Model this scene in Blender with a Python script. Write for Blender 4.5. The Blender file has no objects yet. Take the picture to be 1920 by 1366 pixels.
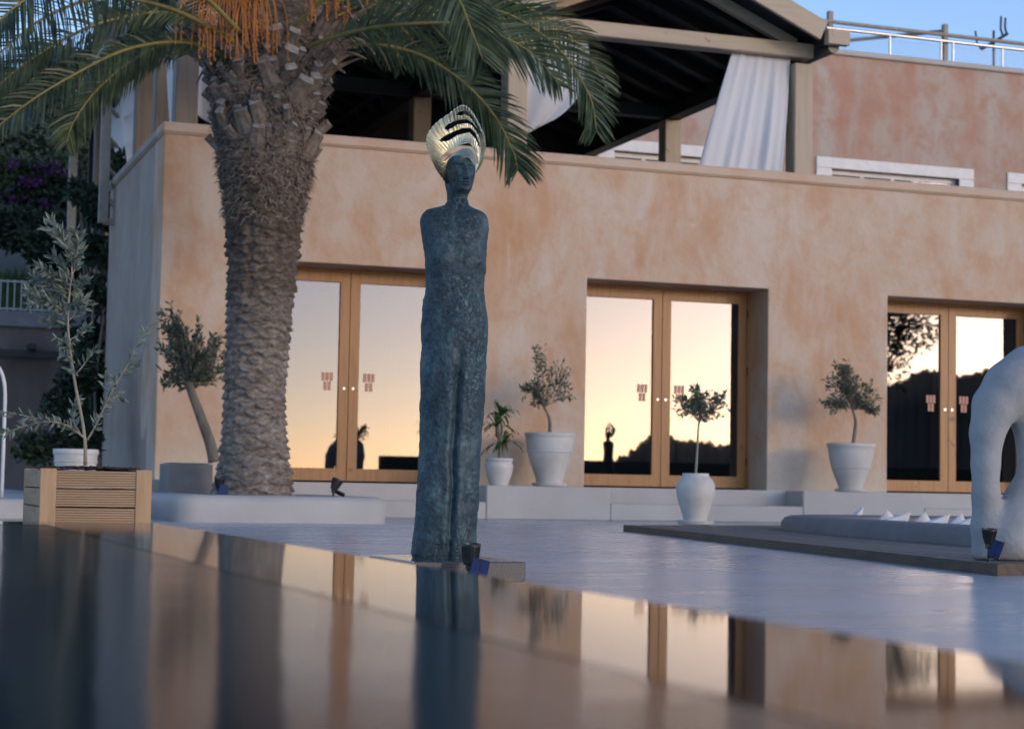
import bpy, math, random
import numpy as np
from mathutils import Vector, Matrix, noise as mnoise
PI = math.pi
rnd = random.Random(7)
sc = bpy.context.scene

# ------------------------------------------------------------------ camera
# world: X along the villa's front, Y into the villa, Z up from the patio floor, metres
F, CX, CY = 3500.0, 960.0, 683.0
YAW, PITCH, ROLL, CAMZ = math.radians(19.5), math.atan(227 / 3500.0), 0.018, 0.36


def ray(x, y):
    dx, dy = x - CX, y - CY
    a = dx * math.cos(ROLL) + dy * math.sin(ROLL)
    b = -dx * math.sin(ROLL) + dy * math.cos(ROLL)
    r, u = a / F, -b / F
    f = math.cos(PITCH) - u * math.sin(PITCH)
    z = math.sin(PITCH) + u * math.cos(PITCH)
    return Vector((r * math.cos(YAW) + f * math.sin(YAW), -r * math.sin(YAW) + f * math.cos(YAW), z))


def onz(x, y, Z):
    d = ray(x, y); t = (Z - CAMZ) / d.z
    return Vector((d.x * t, d.y * t, Z))


def ony(x, y, Y):
    d = ray(x, y); t = Y / d.y
    return Vector((d.x * t, Y, CAMZ + d.z * t))


def onx(x, y, X):
    d = ray(x, y); t = X / d.x
    return Vector((X, d.y * t, CAMZ + d.z * t))


cam = bpy.data.cameras.new('camera')
camo = bpy.data.objects.new('camera', cam)
sc.collection.objects.link(camo)
_R = Vector((math.cos(YAW), -math.sin(YAW), 0))
_F = Vector((math.sin(YAW) * math.cos(PITCH), math.cos(YAW) * math.cos(PITCH), math.sin(PITCH)))
_U = _R.cross(_F)
ri = _R * math.cos(ROLL) + _U * math.sin(ROLL)
ui = -_R * math.sin(ROLL) + _U * math.cos(ROLL)
m = Matrix((ri, ui, -_F)).transposed().to_4x4()
m.translation = (0, 0, CAMZ)
camo.matrix_world = m
cam.sensor_width = 36.0
cam.lens = F / 1920 * 36
cam.clip_start, cam.clip_end = 0.02, 3000
cam.dof.use_dof = True
cam.dof.focus_distance = 7.4
cam.dof.aperture_fstop = 5.4
cam.dof.aperture_blades = 7
sc.camera = camo

# ------------------------------------------------------------------ sky, sun, exposure
SUN_AZ, SUN_EL = math.radians(34.0), math.radians(8.6)     # azimuth from -Y towards +X
world = bpy.data.worlds.new('World'); sc.world = world; world.use_nodes = True
nt = world.node_tree
bg = nt.nodes['Background']
sky = nt.nodes.new('ShaderNodeTexSky')
sky.sky_type = 'NISHITA'; sky.sun_disc = False
sky.sun_elevation = SUN_EL
sky.sun_rotation = math.pi - SUN_AZ
sky.air_density, sky.dust_density, sky.ozone_density = 0.75, 0.6, 2.2
wb = nt.nodes.new('ShaderNodeMix'); wb.data_type = 'RGBA'; wb.blend_type = 'MULTIPLY'; wb.inputs[0].default_value = 1.0
wb.inputs[7].default_value = (1.10, 0.98, 1.0, 1)           # the camera's white balance, the same all over the sky
nt.links.new(sky.outputs[0], wb.inputs[6]); nt.links.new(wb.outputs[2], bg.inputs['Color'])
bg.inputs['Strength'].default_value = 0.15
sl = bpy.data.lights.new('sun', 'SUN')
sl.energy, sl.angle, sl.color = 0.22, math.radians(5.0), (1.0, 0.80, 0.60)
slo = bpy.data.objects.new('sun', sl); sc.collection.objects.link(slo)
sdir = Vector((math.sin(SUN_AZ) * math.cos(SUN_EL), -math.cos(SUN_AZ) * math.cos(SUN_EL), math.sin(SUN_EL)))
slo.rotation_euler = sdir.to_track_quat('Z', 'Y').to_euler()
sc.view_settings.view_transform = 'Standard'
sc.view_settings.look = 'None'
sc.view_settings.exposure = 1.22
sc.view_settings.gamma = 1.0
sc.render.engine = 'CYCLES'
sc.cycles.use_denoising = True
sc.cycles.max_bounces = 8
sc.cycles.diffuse_bounces = 3
sc.cycles.glossy_bounces = 5
sc.cycles.transparent_max_bounces = 12
sc.cycles.caustics_reflective = False
sc.cycles.caustics_refractive = False
sc.cycles.sample_clamp_indirect = 4.0

# ------------------------------------------------------------------ helpers
col = sc.collection


class MB:
    """collects geometry for one mesh"""
    def __init__(s):
        s.v, s.f = [], []

    def add(s, vs, fs):
        n = len(s.v); s.v += [tuple(p) for p in vs]
        s.f += [tuple(i + n for i in q) for q in fs]
        return s

    def box(s, x0, x1, y0, y1, z0, z1):
        return s.add([(x0, y0, z0), (x1, y0, z0), (x1, y1, z0), (x0, y1, z0), (x0, y0, z1), (x1, y0, z1), (x1, y1, z1), (x0, y1, z1)],
                     [(3, 2, 1, 0), (4, 5, 6, 7), (0, 1, 5, 4), (1, 2, 6, 5), (2, 3, 7, 6), (3, 0, 4, 7)])

    def bbox(s, x0, x1, y0, y1, z0, z1, b=0.006):
        """box with chamfered edges"""
        vs = []
        for (x, sx) in ((x0, 1), (x1, -1)):
            for (y, sy) in ((y0, 1), (y1, -1)):
                for (z, sz) in ((z0, 1), (z1, -1)):
                    vs += [(x, y + sy * b, z + sz * b), (x + sx * b, y, z + sz * b), (x + sx * b, y + sy * b, z)]
        def i(a, bb, c, k): return (a * 4 + bb * 2 + c) * 3 + k
        fs = [(i(0,0,0,0), i(0,0,1,0), i(0,1,1,0), i(0,1,0,0)), (i(1,0,0,0), i(1,1,0,0), i(1,1,1,0), i(1,0,1,0)),
              (i(0,0,0,1), i(1,0,0,1), i(1,0,1,1), i(0,0,1,1)), (i(0,1,0,1), i(0,1,1,1), i(1,1,1,1), i(1,1,0,1)),
              (i(0,0,0,2), i(0,1,0,2), i(1,1,0,2), i(1,0,0,2)), (i(0,0,1,2), i(1,0,1,2), i(1,1,1,2), i(0,1,1,2))]
        for a in (0, 1):
            for bb in (0, 1):
                fs.append((i(a,bb,0,0), i(a,bb,0,1), i(a,bb,1,1), i(a,bb,1,0)))
                fs.append((i(a,0,bb,0), i(a,0,bb,2), i(a,1,bb,2), i(a,1,bb,0)))
                fs.append((i(0,a,bb,1), i(0,a,bb,2), i(1,a,bb,2), i(1,a,bb,1)))
                for c in (0, 1):
                    fs.append((i(a,bb,c,0), i(a,bb,c,1), i(a,bb,c,2)))
        return s.add(vs, fs)

    def beam(s, p, q, w, h, up=(0, 0, 1)):
        p, q = Vector(p), Vector(q); d = (q - p).normalized()
        a = d.cross(Vector(up))
        if a.length < 1e-5: a = d.cross(Vector((1, 0, 0)))
        a.normalize(); c = a.cross(d).normalized()
        vs = []
        for o in (p, q):
            for sa, sb in ((-1, -1), (1, -1), (1, 1), (-1, 1)):
                vs.append(o + a * (sa * w / 2) + c * (sb * h / 2))
        return s.add(vs, [(3, 2, 1, 0), (4, 5, 6, 7), (0, 1, 5, 4), (1, 2, 6, 5), (2, 3, 7, 6), (3, 0, 4, 7)])

    def tube(s, pts, rad, n=8, cap=True):
        pts = [Vector(p) for p in pts]
        if not hasattr(rad, '__len__'): rad = [rad] * len(pts)
        prev = None; base = len(s.v); k = len(pts)
        for i, p in enumerate(pts):
            d = (pts[min(i + 1, k - 1)] - pts[max(i - 1, 0)]).normalized()
            if prev is None:
                a = d.orthogonal().normalized()
            else:
                a = prev - d * prev.dot(d)
                a = a.normalized() if a.length > 1e-6 else d.orthogonal().normalized()
            prev = a; c = d.cross(a)
            for j in range(n):
                t = 2 * PI * j / n
                s.v.append(tuple(p + (a * math.cos(t) + c * math.sin(t)) * rad[i]))
        for i in range(k - 1):
            for j in range(n):
                j2 = (j + 1) % n
                s.f.append((base + i * n + j, base + i * n + j2, base + (i + 1) * n + j2, base + (i + 1) * n + j))
        if cap:
            s.f.append(tuple(base + j for j in range(n))[::-1])
            s.f.append(tuple(base + (k - 1) * n + j for j in range(n)))
        return s

    def lathe(s, prof, c=(0, 0, 0), n=48):
        base = len(s.v); k = len(prof)
        for r, z in prof:
            for j in range(n):
                t = 2 * PI * j / n
                s.v.append((c[0] + r * math.cos(t), c[1] + r * math.sin(t), c[2] + z))
        for i in range(k - 1):
            for j in range(n):
                j2 = (j + 1) % n
                s.f.append((base + i * n + j, base + i * n + j2, base + (i + 1) * n + j2, base + (i + 1) * n + j))
        if prof[0][0] > 1e-4: s.f.append(tuple(base + j for j in range(n))[::-1])
        if prof[-1][0] > 1e-4: s.f.append(tuple(base + (k - 1) * n + j for j in range(n)))
        return s

    def grid(s, pts, wrap=False):
        """pts: list of rows of points"""
        base = len(s.v); R_, C_ = len(pts), len(pts[0])
        for row in pts: s.v += [tuple(p) for p in row]
        for i in range(R_ - 1):
            for j in range(C_ if wrap else C_ - 1):
                j2 = (j + 1) % C_
                s.f.append((base + i * C_ + j, base + i * C_ + j2, base + (i + 1) * C_ + j2, base + (i + 1) * C_ + j))
        return s

    def mesh(s, name, material, smooth=False):
        me = bpy.data.meshes.new(name)
        me.from_pydata(s.v, [], s.f); me.update()
        if material: me.materials.append(material)
        if smooth:
            me.polygons.foreach_set('use_smooth', [True] * len(me.polygons))
            if smooth != True:
                me.set_sharp_from_angle(angle=math.radians(smooth))
        return me

    def build(s, name, material, parent=None, smooth=False):
        return obj(name, s.mesh(name, material, smooth), parent)


def obj(name, me, parent=None):
    o = bpy.data.objects.new(name, me); col.objects.link(o)
    if parent: o.parent = parent
    return o


def tag(o, label=None, cat=None, group=None, kind=None):
    if label: o['label'] = label
    if cat: o['category'] = cat
    if group: o['group'] = group
    if kind: o['kind'] = kind
    return o


def thing(name, label, cat, loc=(0, 0, 0), rz=0.0, group=None):
    o = bpy.data.objects.new(name, None); col.objects.link(o)
    o.empty_display_size = 0.1
    o.location = loc; o.rotation_euler = (0, 0, rz)
    return tag(o, label, cat, group)


def copy_tree(o, parent=None):
    c = o.copy(); col.objects.link(c); c.parent = parent
    for ch in o.children: copy_tree(ch, c)
    return c


def bevel(o, w=0.01, seg=2):
    md = o.modifiers.new('bevel', 'BEVEL'); md.width = w; md.segments = seg; md.limit_method = 'ANGLE'
    return o


# ------------------------------------------------------------------ materials
def _nodes(name):
    mt = bpy.data.materials.new(name); mt.use_nodes = True
    n = mt.node_tree; return mt, n, n.nodes['Principled BSDF']


def _noise(n, scale, detail=4, rough=0.55, stretch=(1, 1, 1), dist=0.0, coord='Object'):
    tc = n.nodes.new('ShaderNodeTexCoord'); mp = n.nodes.new('ShaderNodeMapping')
    mp.inputs['Scale'].default_value = stretch
    n.links.new(tc.outputs[coord], mp.inputs['Vector'])
    t = n.nodes.new('ShaderNodeTexNoise'); t.inputs['Scale'].default_value = scale
    t.inputs['Detail'].default_value = detail; t.inputs['Roughness'].default_value = rough
    t.inputs['Distortion'].default_value = dist
    n.links.new(mp.outputs[0], t.inputs['Vector'])
    return t


def _ramp(n, src, stops):
    r = n.nodes.new('ShaderNodeValToRGB')
    while len(r.color_ramp.elements) < len(stops): r.color_ramp.elements.new(0.5)
    for e, (p, c) in zip(r.color_ramp.elements, stops):
        e.position = p; e.color = (*c, 1) if len(c) == 3 else c
    n.links.new(src, r.inputs['Fac']); return r


def _bump(n, b, src, strength, dist=0.01):
    bp = n.nodes.new('ShaderNodeBump'); bp.inputs['Strength'].default_value = strength
    bp.inputs['Distance'].default_value = dist
    n.links.new(src, bp.inputs['Height'])
    n.links.new(bp.outputs[0], b.inputs['Normal']); return bp


def _mix(n, fac, a, b, mode='MIX'):
    mx = n.nodes.new('ShaderNodeMix'); mx.data_type = 'RGBA'; mx.blend_type = mode
    for sock, val in ((mx.inputs[0], fac), (mx.inputs[6], a), (mx.inputs[7], b)):
        if hasattr(val, 'links') or hasattr(val, 'is_linked'): n.links.new(val, sock)
        elif isinstance(val, (int, float)): sock.default_value = val
        else: sock.default_value = (*val, 1)
    return mx.outputs[2]


def simple(name, c1, c2=None, scale=6, rough=0.6, metal=0.0, bump=0.0, bscale=None, stretch=(1, 1, 1), spec=0.5, detail=5, bdist=0.01, lo=0.35, hi=0.65):
    mt, n, b = _nodes(name)
    b.inputs['Roughness'].default_value = rough; b.inputs['Metallic'].default_value = metal
    b.inputs['Specular IOR Level'].default_value = spec
    if c2 is None: c2 = tuple(x * 0.8 for x in c1)
    t = _noise(n, scale, detail, stretch=stretch)
    r = _ramp(n, t.outputs['Fac'], [(lo, c1), (hi, c2)])
    n.links.new(r.outputs[0], b.inputs['Base Color'])
    if bump:
        t2 = _noise(n, bscale or scale * 4, 6, stretch=stretch)
        _bump(n, b, t2.outputs['Fac'], bump, bdist)
    return mt


def plaster(name, cols, wash, streak=1.0, seed=0.0):
    """limewashed plaster: clouds of colour and vertical drags"""
    mt, n, b = _nodes(name)
    b.inputs['Roughness'].default_value = 0.85; b.inputs['Specular IOR Level'].default_value = 0.25
    t1 = _noise(n, 0.8, 6, 0.6, (1, 1, 0.8), 0.4)
    t2 = _noise(n, 1.2, 6, 0.6, (1.6, 1.6, 0.55 / streak), 0.5)
    t3 = _noise(n, 2.6, 7, 0.65, (1, 1, 0.9), 0.3)
    a = _ramp(n, t1.outputs['Fac'], [(0.38, cols[0]), (0.52, cols[1]), (0.64, cols[2])])
    d = _ramp(n, t2.outputs['Fac'], [(0.36, (0, 0, 0)), (0.62, (1, 1, 1))])
    e = _ramp(n, t3.outputs['Fac'], [(0.44, (0, 0, 0)), (0.62, (1, 1, 1))])
    m1 = _mix(n, d.outputs[0], a.outputs[0], wash[0])
    ml = n.nodes.new('ShaderNodeMath'); ml.operation = 'MULTIPLY'; ml.inputs[1].default_value = 0.6
    n.links.new(e.outputs[0], ml.inputs[0])
    m2 = _mix(n, ml.outputs[0], m1, wash[1])
    tcz = n.nodes.new('ShaderNodeTexCoord'); sx = n.nodes.new('ShaderNodeSeparateXYZ'); n.links.new(tcz.outputs['Object'], sx.inputs[0])
    t6 = _noise(n, 1.9, 6, 0.65, (1, 1, 0.6)); az_ = n.nodes.new('ShaderNodeMath'); az_.operation = 'MULTIPLY_ADD'; az_.inputs[1].default_value = 1.5
    n.links.new(t6.outputs['Fac'], az_.inputs[0]); n.links.new(sx.outputs['Z'], az_.inputs[2])
    mr_ = n.nodes.new('ShaderNodeMapRange'); mr_.inputs['From Min'].default_value = 1.05; mr_.inputs['From Max'].default_value = 1.75; mr_.inputs['To Min'].default_value = 0.6; mr_.inputs['To Max'].default_value = 0.0
    n.links.new(az_.outputs[0], mr_.inputs['Value'])
    m2 = _mix(n, mr_.outputs[0], m2, tuple(min(0.6, x * 1.12 + 0.03) for x in wash[0]))      # chalky efflorescence along the foot
    n.links.new(m2, b.inputs['Base Color'])
    t4 = _noise(n, 9, 8, 0.65)
    _bump(n, b, t4.outputs['Fac'], 0.5, 0.02)
    return mt


def wood(name, c1, c2, scale=1.0, axis=2, rough=0.5, bump=0.25):
    st = [14, 14, 14]; st[axis] = 0.9
    mt, n, b = _nodes(name)
    t = _noise(n, scale, 6, 0.6, tuple(st), 0.6)
    r = _ramp(n, t.outputs['Fac'], [(0.3, c1), (0.55, c2), (0.75, c1)])
    k = _noise(n, 7, 3, 0.5, (1, 1, 1), 0.2)
    kr = _ramp(n, k.outputs['Fac'], [(0.66, (1, 1, 1)), (0.78, (0.45, 0.38, 0.32))])
    n.links.new(_mix(n, 1.0, r.outputs[0], kr.outputs[0], 'MULTIPLY'), b.inputs['Base Color'])
    b.inputs['Roughness'].default_value = rough
    _bump(n, b, t.outputs['Fac'], bump, 0.004)
    return mt


def leafmat(name, c1, c2, rough=0.5, trans=0.25, scale=3.0):
    mt, n, b = _nodes(name)
    t = _noise(n, scale, 3)
    r = _ramp(n, t.outputs['Fac'], [(0.35, c1), (0.65, c2)])
    n.links.new(r.outputs[0], b.inputs['Base Color'])
    b.inputs['Roughness'].default_value = rough
    if trans:
        tr = n.nodes.new('ShaderNodeBsdfTranslucent'); n.links.new(r.outputs[0], tr.inputs['Color'])
        ms = n.nodes.new('ShaderNodeMixShader'); ms.inputs[0].default_value = trans
        out = n.nodes['Material Output']
        n.links.new(b.outputs[0], ms.inputs[1]); n.links.new(tr.outputs[0], ms.inputs[2])
        n.links.new(ms.outputs[0], out.inputs['Surface'])
    return mt


def glassmat(name, tint, refl=0.25, rough=0.0):
    mt, n, b = _nodes(name); n.nodes.remove(b)
    out = n.nodes['Material Output']
    tr = n.nodes.new('ShaderNodeBsdfTransparent'); tr.inputs[0].default_value = (*tint, 1)
    gl = n.nodes.new('ShaderNodeBsdfGlossy'); gl.inputs['Roughness'].default_value = rough
    gl.inputs['Color'].default_value = (0.96, 0.91, 1.0, 1)
    fr = n.nodes.new('ShaderNodeFresnel'); fr.inputs[0].default_value = 1.5 if refl else 1.22
    ad = n.nodes.new('ShaderNodeMath'); ad.operation = 'ADD'; ad.use_clamp = True; ad.inputs[1].default_value = refl
    n.links.new(fr.outputs[0], ad.inputs[0])
    ms = n.nodes.new('ShaderNodeMixShader')
    n.links.new(ad.outputs[0], ms.inputs[0]); n.links.new(tr.outputs[0], ms.inputs[1]); n.links.new(gl.outputs[0], ms.inputs[2])
    n.links.new(ms.outputs[0], out.inputs['Surface'])
    return mt


M = {}
M['plaster'] = plaster('ochre_plaster', [(0.49, 0.272, 0.142), (0.54, 0.352, 0.225), (0.54, 0.395, 0.293)], [(0.585, 0.48, 0.388), (0.52, 0.312, 0.185)])
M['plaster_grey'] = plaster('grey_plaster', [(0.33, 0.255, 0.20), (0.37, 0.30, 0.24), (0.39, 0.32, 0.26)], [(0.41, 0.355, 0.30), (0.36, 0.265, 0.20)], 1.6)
M['plaster_mauve'] = plaster('mauve_plaster', [(0.16, 0.125, 0.115), (0.19, 0.15, 0.135), (0.21, 0.17, 0.155)], [(0.22, 0.185, 0.17), (0.17, 0.13, 0.115)], 1.4)
M['plaster_up'] = plaster('pink_plaster', [(0.42, 0.22, 0.15), (0.44, 0.28, 0.21), (0.43, 0.32, 0.26)], [(0.44, 0.38, 0.33), (0.40, 0.21, 0.14)], 2.2)
M['coping'] = simple('coping_plaster', (0.55, 0.38, 0.26), (0.58, 0.45, 0.35), 3, 0.85, bump=0.2)
M['white_paint'] = simple('white_paint', (0.62, 0.62, 0.62), (0.70, 0.69, 0.67), 8, 0.5, bump=0.1)
M['pine'] = wood('honey_pine', (0.30, 0.135, 0.042), (0.39, 0.19, 0.066), 1.2, 2, 0.45)
M['pine_h'] = wood('honey_pine_rail', (0.30, 0.135, 0.042), (0.39, 0.19, 0.066), 1.2, 0, 0.45)
M['glass'] = glassmat('door_glass', (0.45, 0.5, 0.47), 0.068, 0.012)
M['dark_glass'] = glassmat('dark_glass', (0.3, 0.33, 0.34), 0.0)
M['thin_glass'] = glassmat('clear_glass', (0.82, 0.88, 0.90), 0.0)
M['concrete'] = simple('microcement', (0.40, 0.38, 0.36), (0.46, 0.44, 0.42), 1.6, 0.6, bump=0.15, bscale=14, spec=0.4)
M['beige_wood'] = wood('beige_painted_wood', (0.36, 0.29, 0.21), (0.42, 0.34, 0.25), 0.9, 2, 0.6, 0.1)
M['beige_wood_h'] = wood('beige_painted_beam', (0.37, 0.30, 0.215), (0.43, 0.35, 0.255), 0.9, 0, 0.6, 0.1)
M['black_wood'] = simple('black_boards_and_shade', (0.010, 0.0095, 0.009), (0.016, 0.015, 0.014), 5, 0.6)
M['roof_board'] = simple('charcoal_roof_boards', (0.035, 0.037, 0.040), (0.05, 0.052, 0.055), 5, 0.55)
M['dark_post'] = wood('shaded_brown_post', (0.15, 0.115, 0.08), (0.20, 0.155, 0.11), 0.9, 2, 0.6, 0.1)  # beige post wood with the shade of left and rear posts put in
M['rafter'] = simple('dark_rafter', (0.03, 0.03, 0.03), (0.045, 0.042, 0.04), 5, 0.55)
M['dark_metal'] = simple('dark_gutter', (0.015, 0.015, 0.017), (0.025, 0.025, 0.03), 9, 0.35)
M['steel'] = simple('brushed_steel', (0.5, 0.5, 0.5), (0.6, 0.6, 0.6), 20, 0.3, 1.0)
M['grey_post'] = simple('weathered_post', (0.27, 0.24, 0.2), (0.33, 0.3, 0.26), 9, 0.7)
M['black_plastic'] = simple('black_plastic', (0.012, 0.013, 0.015), (0.02, 0.02, 0.022), 30, 0.4)
M['solar'] = simple('solar_cell', (0.010, 0.016, 0.07), (0.014, 0.022, 0.10), 30, 0.15)
M['granite'] = simple('polished_granite', (0.045, 0.045, 0.05), (0.10, 0.10, 0.105), 160, 0.12, detail=2)
M['soil'] = simple('bark_mulch', (0.03, 0.018, 0.014), (0.09, 0.05, 0.035), 60, 0.95, bump=0.6)
M['pot'] = simple('white_glazed_clay', (0.48, 0.455, 0.42), (0.60, 0.58, 0.55), 4, 0.5, bump=0.15, bscale=18, lo=0.3, hi=0.55)
M['pot_matte'] = simple('white_matte_clay', (0.52, 0.49, 0.45), (0.60, 0.57, 0.53), 4, 0.7, bump=0.15, bscale=14)
M['bark'] = simple('olive_bark', (0.13, 0.11, 0.085), (0.24, 0.21, 0.17), 20, 0.9, bump=0.5, stretch=(1, 1, 0.25))
M['bark_pale'] = simple('young_olive_bark', (0.25, 0.22, 0.16), (0.36, 0.32, 0.24), 26, 0.85, bump=0.4, stretch=(1, 1, 0.25))
M['olive'] = leafmat('olive_leaf', (0.065, 0.095, 0.06), (0.16, 0.19, 0.135), 0.45, 0.25, 8)
M['olive_pale'] = leafmat('silver_olive_leaf', (0.10, 0.14, 0.10), (0.28, 0.32, 0.26), 0.4, 0.25, 22)
M['deckwood'] = wood('weathered_deck', (0.10, 0.085, 0.072), (0.16, 0.14, 0.12), 1.0, 1, 0.65)
M['deckedge'] = wood('dark_deck_edge', (0.05, 0.034, 0.02), (0.11, 0.075, 0.045), 1.0, 1, 0.6)
M['boxwood'] = wood('planter_decking', (0.31, 0.185, 0.095), (0.44, 0.285, 0.16), 1.2, 0, 0.65, 0.35)
M['boxpost'] = wood('planter_post', (0.34, 0.195, 0.09), (0.49, 0.31, 0.165), 1.0, 2, 0.65, 0.35)
M['cushion'] = simple('white_cushion', (0.68, 0.69, 0.72), (0.74, 0.75, 0.77), 7, 0.9, bump=0.25, bscale=10)
M['sculpt'] = simple('rough_white_plaster', (0.29, 0.295, 0.30), (0.38, 0.38, 0.375), 5, 0.85, bump=0.6, bscale=30)
M['lounge'] = simple('grey_plaster_bench', (0.15, 0.145, 0.145), (0.19, 0.18, 0.18), 4, 0.7, bump=0.15)
M['planter_grey'] = simple('grey_planter_plaster', (0.20, 0.195, 0.19), (0.26, 0.25, 0.245), 3, 0.75, bump=0.2)  # darker than the concrete: the planter's weaker light is put into the grey
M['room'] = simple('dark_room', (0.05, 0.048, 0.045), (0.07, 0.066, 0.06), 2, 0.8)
M['fence'] = simple('pale_fence_paint', (0.45, 0.45, 0.43), (0.5, 0.5, 0.48), 9, 0.5)
M['sticker'] = simple('salmon_sticker', (0.50, 0.25, 0.17), (0.54, 0.28, 0.19), 9, 0.6)
M['foliage_dark'] = leafmat('dark_foliage', (0.012, 0.03, 0.016), (0.035, 0.065, 0.03), 0.6, 0.2, 1.2)
M['foliage_blue'] = leafmat('bluish_foliage', (0.02, 0.045, 0.035), (0.05, 0.085, 0.06), 0.6, 0.2, 1.2)
M['grass'] = leafmat('grass_bank', (0.05, 0.09, 0.025), (0.10, 0.15, 0.05), 0.7, 0.2, 1.5)
M['purple'] = leafmat('purple_bracts', (0.035, 0.006, 0.055), (0.075, 0.011, 0.10), 0.6, 0.3, 6)
M['dracaena'] = leafmat('glossy_green_leaf', (0.02, 0.07, 0.018), (0.06, 0.15, 0.04), 0.35, 0.2, 9)
M['palm_leaf'] = leafmat('palm_leaflet', (0.028, 0.052, 0.024), (0.095, 0.13, 0.06), 0.38, 0.2, 6)
M['rachis'] = simple('yellow_rachis', (0.17, 0.145, 0.035), (0.25, 0.205, 0.06), 8, 0.5)
M['fibre'] = simple('dry_palm_fibre', (0.10, 0.075, 0.055), (0.24, 0.19, 0.145), 22, 0.9, bump=0.4)
M['stub_side'] = simple('brown_leaf_base', (0.13, 0.095, 0.068), (0.27, 0.215, 0.165), 18, 0.85, bump=0.4)
M['stub_cut'] = simple('pale_cut_face', (0.20, 0.17, 0.145), (0.37, 0.33, 0.295), 25, 0.85, bump=0.3)
M['orange_stalk'] = simple('orange_date_stalk', (0.42, 0.13, 0.02), (0.52, 0.21, 0.04), 12, 0.6)
M['hill'] = simple('scrub_hill', (0.045, 0.055, 0.04), (0.08, 0.08, 0.06), 0.08, 0.95)
M['ground'] = simple('dry_ground', (0.13, 0.11, 0.085), (0.18, 0.155, 0.12), 0.4, 0.95)

# microcement patio floor: pale, sealed, faintly trowelled
mt, n, b = _nodes('sealed_microcement_floor'); M['floor'] = mt
t = _noise(n, 0.9, 6, 0.6); r = _ramp(n, t.outputs['Fac'], [(0.35, (0.355, 0.40, 0.43)), (0.65, (0.43, 0.465, 0.485))])
ts = _noise(n, 1.3, 5, 0.55, (0.5, 2.4, 1), 0.6); rs = _ramp(n, ts.outputs['Fac'], [(0.30, (0.90, 0.89, 0.88)), (0.5, (1, 1, 1)), (0.70, (1.03, 1.03, 1.03))])
n.links.new(_mix(n, 1.0, r.outputs[0], rs.outputs[0], 'MULTIPLY'), b.inputs['Base Color'])
b.inputs['Roughness'].default_value = 0.3
t2 = _noise(n, 1.2, 3, 0.5, (0.6, 1.8, 1), 0.3); r2 = _ramp(n, t2.outputs['Fac'], [(0.3, (0.25,) * 3), (0.7, (0.31,) * 3)])
n.links.new(r2.outputs[0], b.inputs['Roughness'])
t3 = _noise(n, 7, 6, 0.55, (0.45, 2.6, 1)); _bump(n, b, t3.outputs['Fac'], 0.004, 0.004)

# still, dark-tiled pool water
mt, n, b = _nodes('pool_water'); M['water'] = mt
b.inputs['Base Color'].default_value = (0.006, 0.021, 0.030, 1)
b.inputs['Roughness'].default_value = 0.115; b.inputs['IOR'].default_value = 1.20
t = _noise(n, 2.0, 1, 0.4, (1.0, 0.6, 1), 0.2); t_ = _noise(n, 9.0, 2, 0.5, (1.0, 0.8, 1), 0.3)
bp = _bump(n, b, t_.outputs['Fac'], 0.11, 0.006)
bp2 = n.nodes.new('ShaderNodeBump'); bp2.inputs['Strength'].default_value = 0.2; bp2.inputs['Distance'].default_value = 0.012
n.links.new(t.outputs['Fac'], bp2.inputs['Height']); n.links.new(bp2.outputs[0], bp.inputs['Normal'])
mt, n, b = _nodes('wet_dark_stone'); M['rim'] = mt
t = _noise(n, 60, 3); r = _ramp(n, t.outputs['Fac'], [(0.4, (0.010, 0.011, 0.013)), (0.6, (0.022, 0.022, 0.024))])
n.links.new(r.outputs[0], b.inputs['Base Color'])
b.inputs['Roughness'].default_value = 0.05; b.inputs['IOR'].default_value = 1.25
t = _noise(n, 3.0, 2, 0.4, (1, 0.6, 1)); _bump(n, b, t.outputs['Fac'], 0.05, 0.008)

# bronze with blue-green patina
mt, n, b = _nodes('patinated_bronze'); M['bronze'] = mt
t1 = _noise(n, 11, 9, 0.72, (1, 1, 0.7), 0.7)
t2 = _noise(n, 60, 8, 0.72, (1, 1, 0.8), 0.8)
r1 = _ramp(n, t1.outputs['Fac'], [(0.30, (0.015, 0.029, 0.041)), (0.50, (0.032, 0.062, 0.078)), (0.72, (0.075, 0.142, 0.150))])
r2 = _ramp(n, t2.outputs['Fac'], [(0.34, (0.35, 0.35, 0.38)), (0.5, (1, 1, 1)), (0.68, (1.8, 1.75, 1.7))])
n.links.new(_mix(n, 0.85, r1.outputs[0], r2.outputs[0], 'MULTIPLY'), b.inputs['Base Color'])
b.inputs['Metallic'].default_value = 0.2; b.inputs['Roughness'].default_value = 0.5
vo = n.nodes.new('ShaderNodeTexVoronoi'); vo.feature = 'DISTANCE_TO_EDGE'; vo.inputs['Scale'].default_value = 46
t3 = _noise(n, 20, 5, 0.6, dist=0.5)
tc = n.nodes.new('ShaderNodeTexCoord')
mx = n.nodes.new('ShaderNodeMix'); mx.data_type = 'RGBA'; mx.inputs[0].default_value = 0.12
n.links.new(tc.outputs['Object'], mx.inputs[6]); n.links.new(t3.outputs['Color'], mx.inputs[7])
n.links.new(mx.outputs[2], vo.inputs['Vector'])
vr = _ramp(n, vo.outputs['Distance'], [(0.0, (0, 0, 0)), (0.12, (1, 1, 1))])
t5 = _noise(n, 3.5, 3, 0.5); r5 = _ramp(n, t5.outputs['Fac'], [(0.45, (1, 1, 1)), (0.58, (0, 0, 0))])
hh = _mix(n, r5.outputs[0], vr.outputs[0], (1, 1, 1))
hm = _mix(n, 0.5, hh, t2.outputs['Fac'])
_bump(n, b, hm, 0.8, 0.007)

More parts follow.
